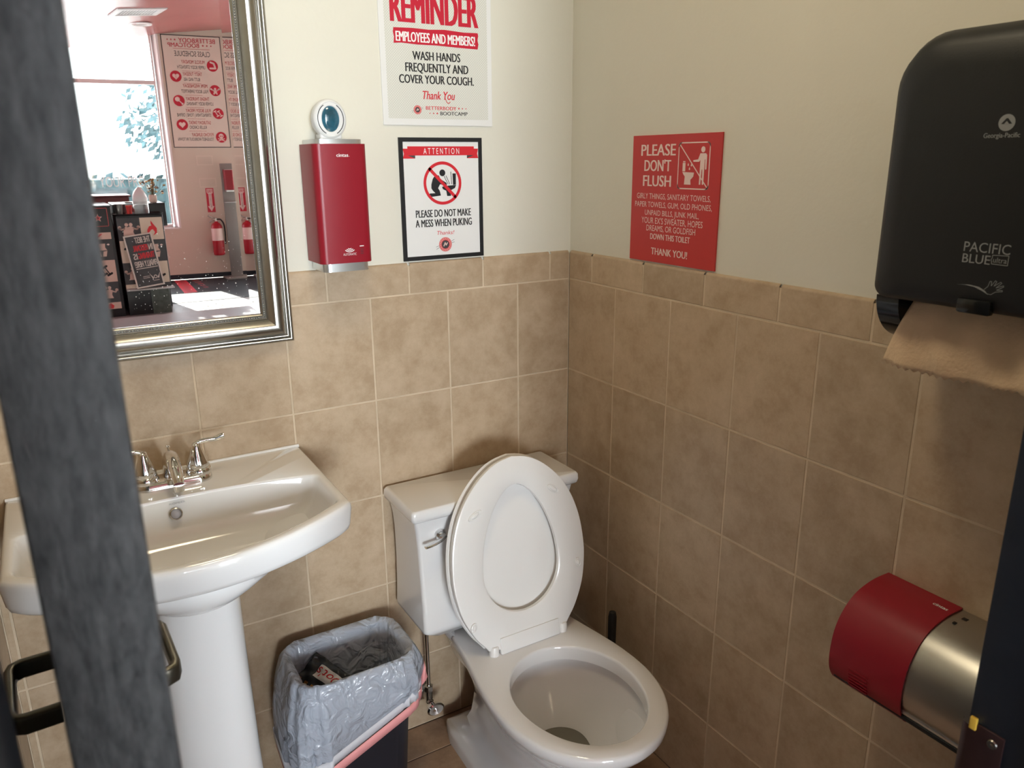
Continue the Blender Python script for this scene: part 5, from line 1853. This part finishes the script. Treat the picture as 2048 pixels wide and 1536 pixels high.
YD = -7.35
dk = thing('reception_desk', (-1.4, -7.7, 0), 'black reception desk with star panel and column of fitness icons', 'reception desk')
bm = bmesh.new()
box(bm, (-2.60, -8.05, 0.001), (-0.615, YD, 1.135), 0.006)
link_mesh('desk_body', bm, M_blackpanel, dk, 30)
bm = bmesh.new()
box(bm, (-2.62, -8.05, 1.135), (-0.612, YD + 0.02, 1.156), 0.004)
link_mesh('desk_top', bm, mat('glossy_black_top', (0.03, 0.03, 0.035), 0.12), dk, 30)
A = Art((0, YD + 0.0015, 0), NX, UP, (0, 1, 0), 0.001)
fr4 = rrect(0.925, 1.038, 0.273, 0.090, 0.004, 2)
A.stroke(fr4, 0.006, M_softred, 1, closed=True)
A.star(0.742, 1.030, 0.042, M_pinkwhite, 1)
A.star(0.742, 1.030, 0.032, M_print_red, 2)
A.star(0.742, 1.030, 0.012, M_dgrey, 3)
for ci, seq in ((0, 'ftdpf'), (1, 'dpftd'), (2, 'tfpdt')):
    u0 = 0.645 + 0.215 * ci
    zt = 0.884
    for k, ic in enumerate(seq):
        zb = (0.816, 0.601, 0.376, 0.159, 0.090)[k]
        light = (k + ci) % 2 == 0
        A.rect(u0, zb, u0 + 0.215, zt, (M_pinkpanel if light else M_dgrey), 1)
        cu_, cz2 = u0 + 0.1075, (zb + 0.108 if k == 0 else (zt - 0.108))
        if k in (0, 4):
            if ic == 'f':
                if k == 0: A.poly([(cu_ - .03, zb + .055), (cu_ - .005, zb + .055), (cu_ + .035, zb + .015), (cu_ + .005, zb + .025)], M_print_red, 2)
                else: A.poly([(cu_ - .03, zb + .005), (cu_ - .04, zb + .035), (cu_ - .01, zb + .062), (cu_ + .02, zb + .045), (cu_ + .035, zb + .005)], M_print_red, 2)
        else:
            ICON[ic](A, cu_, cz2, 0.085)
        zt = zb
A.build('desk_graphics', dk)

pc = thing('display_counter', (-0.35, -7.5, 0), 'black display counter with checkered icon panel and tray top', 'counter')
bm = bmesh.new()
box(bm, (-0.578, -7.62, 0.275), (-0.130, YD, 1.045), 0.004)
link_mesh('cabinet', bm, M_blackpanel, pc, 30)
bm = bmesh.new()
box(bm, (-0.575, -7.60, 0.001), (-0.345, YD + 0.002, 0.276), 0.003)
link_mesh('plinth', bm, M_blackpanel, pc, 30)
bm = bmesh.new()
box(bm, (-0.345, -7.58, 0.001), (-0.160, YD + 0.012, 0.274), 0.006)
link_mesh('grey_box_foot', bm, mat('grey_green_plastic', (0.060, 0.070, 0.060), 0.35, var=0.3, vscale=20), pc, 30)
bm = bmesh.new()
box(bm, (-0.578, -7.40, 0.272), (-0.112, YD + 0.095, 0.286), 0.003)
link_mesh('ledge', bm, mat('pale_edge', (0.45, 0.45, 0.45), 0.3), pc, 30)
bm = bmesh.new()
rr4 = lambda g, z: [(x, y, z) for x, y in rrect(-0.363, -7.47, 0.237 + g, 0.145 + g, 0.02, 5)]
loft(bm, [rr4(-.004, 1.044), rr4(0.004, 1.062), rr4(0.000, 1.062), rr4(-.006, 1.050)], True, True)
link_mesh('tray', bm, M_black_gloss, pc, 40)
A = Art((0, YD + 0.0012, 0), NX, UP, (0, 1, 0), 0.001)
zs = [1.018, 0.788, 0.558, 0.330, 0.288]
for k in range(4):
    for ci in range(2):
        u0 = 0.142 + 0.217 * ci
        light = (k + ci) % 2 == 0
        A.rect(u0, zs[k + 1], u0 + 0.217, zs[k], (M_tan if light else M_dgrey), 1)
        if k < 3:
            ic = (('f', 'p'), ('t', 'd'), ('d', 'p'))[k][ci]
            ICON[ic](A, u0 + 0.108, (zs[k] + zs[k + 1]) / 2, 0.088)
A.build('panel_graphics', pc)

bk = thing('back_counter', (-0.33, -7.95, 0), 'taller black counter block standing behind the tray with flower pot', 'counter')
bm = bmesh.new()
pr = [(-0.572, -7.70), (-0.572, -8.2), (-0.045, -8.2), (-0.045, -7.70)]
box(bm, (-0.572, -8.20, 0.90), (-0.048, -7.68, 1.148), 0.008)
box(bm, (-0.572, -8.20, 0.001), (-0.10, -7.72, 0.905), 0.006)
link_mesh('counter_body', bm, M_blackpanel, bk, 30)

mc = thing('maroon_cabinet', (-1.2, -8.6, 0), 'dark maroon cabinet under the lobby window behind the desk', 'cabinet')
bm = bmesh.new()
box(bm, (-2.3, -8.95, 0.005), (-0.33, -8.45, 1.195), 0.006)
link_mesh('cabinet_body', bm, M_maroon, mc, 30)
bm = bmesh.new()
box(bm, (-2.32, -8.97, 1.195), (-0.31, -8.43, 1.212), 0.004)
link_mesh('cabinet_top', bm, M_maroon, mc, 30)

# leaning advert board
ab = thing('advert_board', (-0.35, -7.28, 0.286), 'white framed tilted advert board leaning on the display counter', 'advert board')
ra = math.radians(6.5)
lean = 0.055
U_ = Vector((math.cos(ra), 0, math.sin(ra)))
V_ = (Vector((-math.sin(ra), 0, math.cos(ra))) + Vector((0, -lean / 0.55, 0))).normalized()
N_ = U_.cross(V_) * -1
N_ = V_.cross(U_)
if N_.y < 0: N_ = -N_
O_ = Vector((-0.478, -7.268, 0.290))
def BP(u, v, n): return O_ + U_ * u + V_ * v + N_ * n
bw_, bh_ = 0.275, 0.552
bm = bmesh.new()
loft(bm, [[BP(0, 0, 0), BP(bw_, 0, 0), BP(bw_, bh_, 0), BP(0, bh_, 0)], [BP(0, 0, .016), BP(bw_, 0, .016), BP(bw_, bh_, .016), BP(0, bh_, .016)], [BP(.014, .014, .016), BP(bw_ - .014, .014, .016), BP(bw_ - .014, bh_ - .014, .016), BP(.014, bh_ - .014, .016)], [BP(.014, .014, .010), BP(bw_ - .014, .014, .010), BP(bw_ - .014, bh_ - .014, .010), BP(.014, bh_ - .014, .010)]], True, False)
link_mesh('frame', bm, mat('cream_frame', (0.62, 0.55, 0.50), 0.45), ab, 30)
bm = bmesh.new()
quad(bm, [BP(.012, .012, .0105), BP(bw_ - .012, .012, .0105), BP(bw_ - .012, bh_ - .012, .0105), BP(.012, bh_ - .012, .0105)])
link_mesh('print_sheet', bm, M_dgrey, ab, None)
A = Art(BP(bw_, 0, 0.0112), -U_, V_, N_, 0.001)
cw = mat('cream_print', (0.68, 0.60, 0.54), 0.5)
A.text('THE BEST', 0.028, 0.178, 0.462, 0.060, cw, 1, 0.02)
A.text('IN', 0.022, 0.062, 0.380, 0.060, cw, 1, 0.02)
A.text('PERSONAL', 0.070, 0.215, 0.380, 0.060, M_print_red, 1, 0.03)
A.text('TRAINING', 0.022, 0.180, 0.298, 0.060, M_print_red, 1, 0.03)
A.text('IS', 0.190, 0.230, 0.298, 0.060, cw, 1, 0.02)
A.text('FINALLY HERE!', 0.020, 0.235, 0.215, 0.060, cw, 1, 0.02)
A.rect(0.020, 0.196, 0.235, 0.202, cw, 1)
# winged crest
cu2, cv2 = 0.070, 0.095
A.ring(cu2, cv2, 0.012, 0.018, cw, 1, 24)
for q in (-1, 1):
    A.poly([(cu2 + q * .018, cv2 - .012), (cu2 + q * .055, cv2 + .045), (cu2 + q * .040, cv2 + .010), (cu2 + q * .030, cv2 - .020)], cw, 1)
A.rect(cu2 - .03, cv2 - .040, cu2 + .03, cv2 - .036, cw, 1)
for k in range(2): A.rect(0.125, 0.110 - k * .016, 0.190, 0.114 - k * .016, cw, 1)
A.build('printed_lettering', ab)

# things on the tray and counters
def vessel(name, lab, cat, c, prof, m, part='body', n=28):
    t = thing(name, c, lab, cat)
    bm = bmesh.new()
    lathe(bm, prof, c, n, cap0=False, cap1=False)
    link_mesh(part, bm, m, t, 50)
    return t
vessel('steel_bucket', 'small steel bucket at the left end of the counter tray', 'bucket', (-0.530, -7.45, 1.0505), [(0.0, 0.0), (0.030, 0.0), (0.031, 0.004), (0.041, 0.105), (0.043, 0.108), (0.040, 0.108), (0.030, 0.008), (0.0, 0.006)], M_steel)
jar = vessel('glass_jar', 'clear glass jar holding white tissue on the counter tray', 'jar', (-0.315, -7.47, 1.0505), [(0.0, 0.0), (0.074, 0.0), (0.077, 0.006), (0.077, 0.128), (0.074, 0.130), (0.073, 0.006), (0.0, 0.005)], M_glass)
bm = bmesh.new()
rj = random.Random(2)
pr_ = [(0.066, 0.100), (0.071, 0.132), (0.076, 0.160), (0.066, 0.195), (0.048, 0.235), (0.026, 0.262), (0.004, 0.275)]
rings = []
for r, h in pr_:
    rings.append([(-0.315 + (r + rj.uniform(-.005, .005)) * math.cos(2 * PI * k / 20), -7.47 + (r + rj.uniform(-.005, .005)) * math.sin(2 * PI * k / 20), 1.0505 + h) for k in range(20)])
loft(bm, rings)
ti = link_mesh('tissue_bundle', bm, M_white_pl, None, 50, origin=(-0.315, -7.47, 1.15))
tag(ti, 'bright white bundle of tissue standing in the glass jar', 'tissue')
vessel('white_dish', 'small white dish on the taller counter beside the tissue jar', 'dish', (-0.395, -7.80, 1.1485), [(0.0, 0.0), (0.035, 0.0), (0.062, 0.014), (0.060, 0.016), (0.034, 0.003), (0.0, 0.003)], M_white_pl)
vessel('red_cup', 'small red cup on the counter tray beside the glass jar', 'cup', (-0.425, -7.52, 1.0505), [(0.0, 0.0), (0.024, 0.0), (0.032, 0.088), (0.030, 0.088), (0.022, 0.004), (0.0, 0.004)], M_sign_red)
fp_ = vessel('flower_pot', 'blush ceramic pot of dried flowers on the taller counter', 'flower pot', (-0.150, -7.80, 1.1485), [(0.0, 0.0), (0.032, 0.0), (0.042, 0.012), (0.043, 0.070), (0.037, 0.084), (0.034, 0.082), (0.039, 0.068), (0.0, 0.05)], M_pot, 'pot')
rf = random.Random(21)
bms = bmesh.new()
for k in range(46):
    a = rf.uniform(0, 2 * PI); r = abs(rf.gauss(0, 0.062)); h = rf.uniform(0.13, 0.27) - r * .35
    tip = Vector((-0.150 + 0.01 + r * math.cos(a), -7.80 + r * math.sin(a), 1.1485 + h))
    tube(bms, [(-0.150 + .01 * math.cos(a), -7.80 + .01 * math.sin(a), 1.20), tuple(tip)], 0.0016, 5)
    tgt = bmesh.new()
    rr_ = rf.uniform(0.011, 0.018)
    bmesh.ops.create_icosphere(tgt, subdivisions=1, radius=rr_, matrix=Matrix.Translation(tip) @ Matrix.Diagonal((1, 1, 0.65, 1)))
    link_mesh('seed_head' if k % 4 == 0 else 'flower_head', tgt, M_petal_d if k % 4 == 0 else M_petal, fp_, None)
link_mesh('stems', bms, M_stem, fp_, 60)
pg = thing('pampas_bouquet', (-0.80, -8.68, 1.212), 'golden pampas grass bouquet on the maroon cabinet by the window', 'dried grass')
bm = bmesh.new()
lathe(bm, [(0.0, 0.0), (0.035, 0.0), (0.045, 0.05), (0.025, 0.10), (0.0, 0.10)], (-0.80, -8.68, 1.2125), 20, cap0=False, cap1=False)
link_mesh('vase', bm, M_pot, pg, 50)
bm = bmesh.new()
for k in range(15):
    a = rf.uniform(0, 2 * PI); r = rf.uniform(0.01, 0.10); h = rf.uniform(0.16, 0.34)
    b0 = Vector((-0.80, -8.68, 1.30)); tip = Vector((-0.80 + r * math.cos(a), -8.68 + r * math.sin(a), 1.212 + h))
    mid = (b0 + tip) / 2
    tube(bm, smooth_path([b0, mid + Vector((0, 0, .01)), tip], 4), [0.003, 0.004, 0.006, 0.010, 0.015, 0.017, 0.015, 0.010, 0.003], 7)
link_mesh('plumes', bm, mat('golden_plumes', (0.75, 0.52, 0.22), 0.8, bump=0.5, bscale=120), pg, 60)

# ---- outdoors beyond the storefront
plain('floor.005', (-60, -80, -0.25), (60, -10.62, -0.12), M_pave)
hb = thing('stucco_building', (-6, -30, -0.12), 'white building across the street seen through the lobby window', 'building')
bm = bmesh.new()
box(bm, (-22, -36, -0.12), (1.2, -28, 8.5), 0.02)
link_mesh('walls', bm, M_facade, hb, 30)
for x in (-19, -15, -11, -7, -3):
    bm = bmesh.new()
    box(bm, (x - .8, -28.0, 0.9), (x + .8, -27.94, 2.6), 0.01)
    link_mesh('window', bm, mat('street_window_glass', (0.20, 0.28, 0.32), 0.1), hb, 30)
hs = thing('side_house', (3.4, -27, -0.12), 'small pale house with narrow windows right of the white building', 'house')
bm = bmesh.new()
box(bm, (2.35, -26, -0.12), (7.5, -21.5, 2.35), 0.02)
link_mesh('walls', bm, M_facade, hs, 30)
for (x, z0, z1) in ((2.66, 1.55, 2.1), (2.95, 0.75, 1.1)):
    bm = bmesh.new()
    box(bm, (x - .08, -21.52, z0), (x + .08, -21.44, z1))
    link_mesh('window', bm, mat('street_window_glass', (0.20, 0.28, 0.32), 0.1), hs, 30)
rt = random.Random(9)
hg = thing('hedge', (-0.5, -14.2, -0.12), 'dark clipped hedge outside the lobby window', 'hedge')
bm = bmesh.new()
for q in range(900):
    c = Vector((rt.uniform(-3.0, 2.4), rt.uniform(-14.6, -13.9), rt.uniform(-0.1, 1.36)))
    n_ = Vector((rt.gauss(0, 1), rt.gauss(0, 1) + 1.0, rt.gauss(0, 1))).normalized()
    a_ = n_.orthogonal().normalized(); b_ = n_.cross(a_)
    s = rt.uniform(.07, .13)
    quad(bm, [c + a_ * s, c + b_ * s * .6, c - a_ * s, c - b_ * s * .6])
link_mesh('leaves', bm, M_hedge, hg, None)
bm = bmesh.new()
box(bm, (-3.0, -14.55, -0.12), (2.4, -14.0, 1.30), 0.05)
link_mesh('inner_growth', bm, M_hedge, hg, 30)
for k, (tx, ty, lab) in enumerate(((1.75, -20.0, 'leafy blue-green tree beside the white building outside'),)):
    tr_ = thing('street_tree', (tx, ty, -0.12), lab, 'tree')
    bm = bmesh.new()
    tube(bm, [(tx, ty, -0.12), (tx + .05, ty, 1.4), (tx, ty, 2.4)], [0.12, 0.10, 0.06], 10)
    link_mesh('trunk', bm, M_stem, tr_, 50)
    bm = bmesh.new()
    for q in range(420):
        v = Vector((rt.gauss(0, 1), rt.gauss(0, 1), rt.gauss(0, 1))).normalized() * (rt.random() ** .4)
        c = Vector((tx + v.x * 1.1, ty + v.y * 1.0, 2.55 + v.z * 1.0))
        n_ = Vector((rt.gauss(0, 1), rt.gauss(0, 1), rt.gauss(0, 1))).normalized()
        a_ = n_.orthogonal().normalized(); b_ = n_.cross(a_)
        s = rt.uniform(.07, .15)
        quad(bm, [c + a_ * s, c + b_ * s * .5, c - a_ * s, c - b_ * s * .5])
    o = link_mesh('foliage', bm, M_leaf, tr_, None)
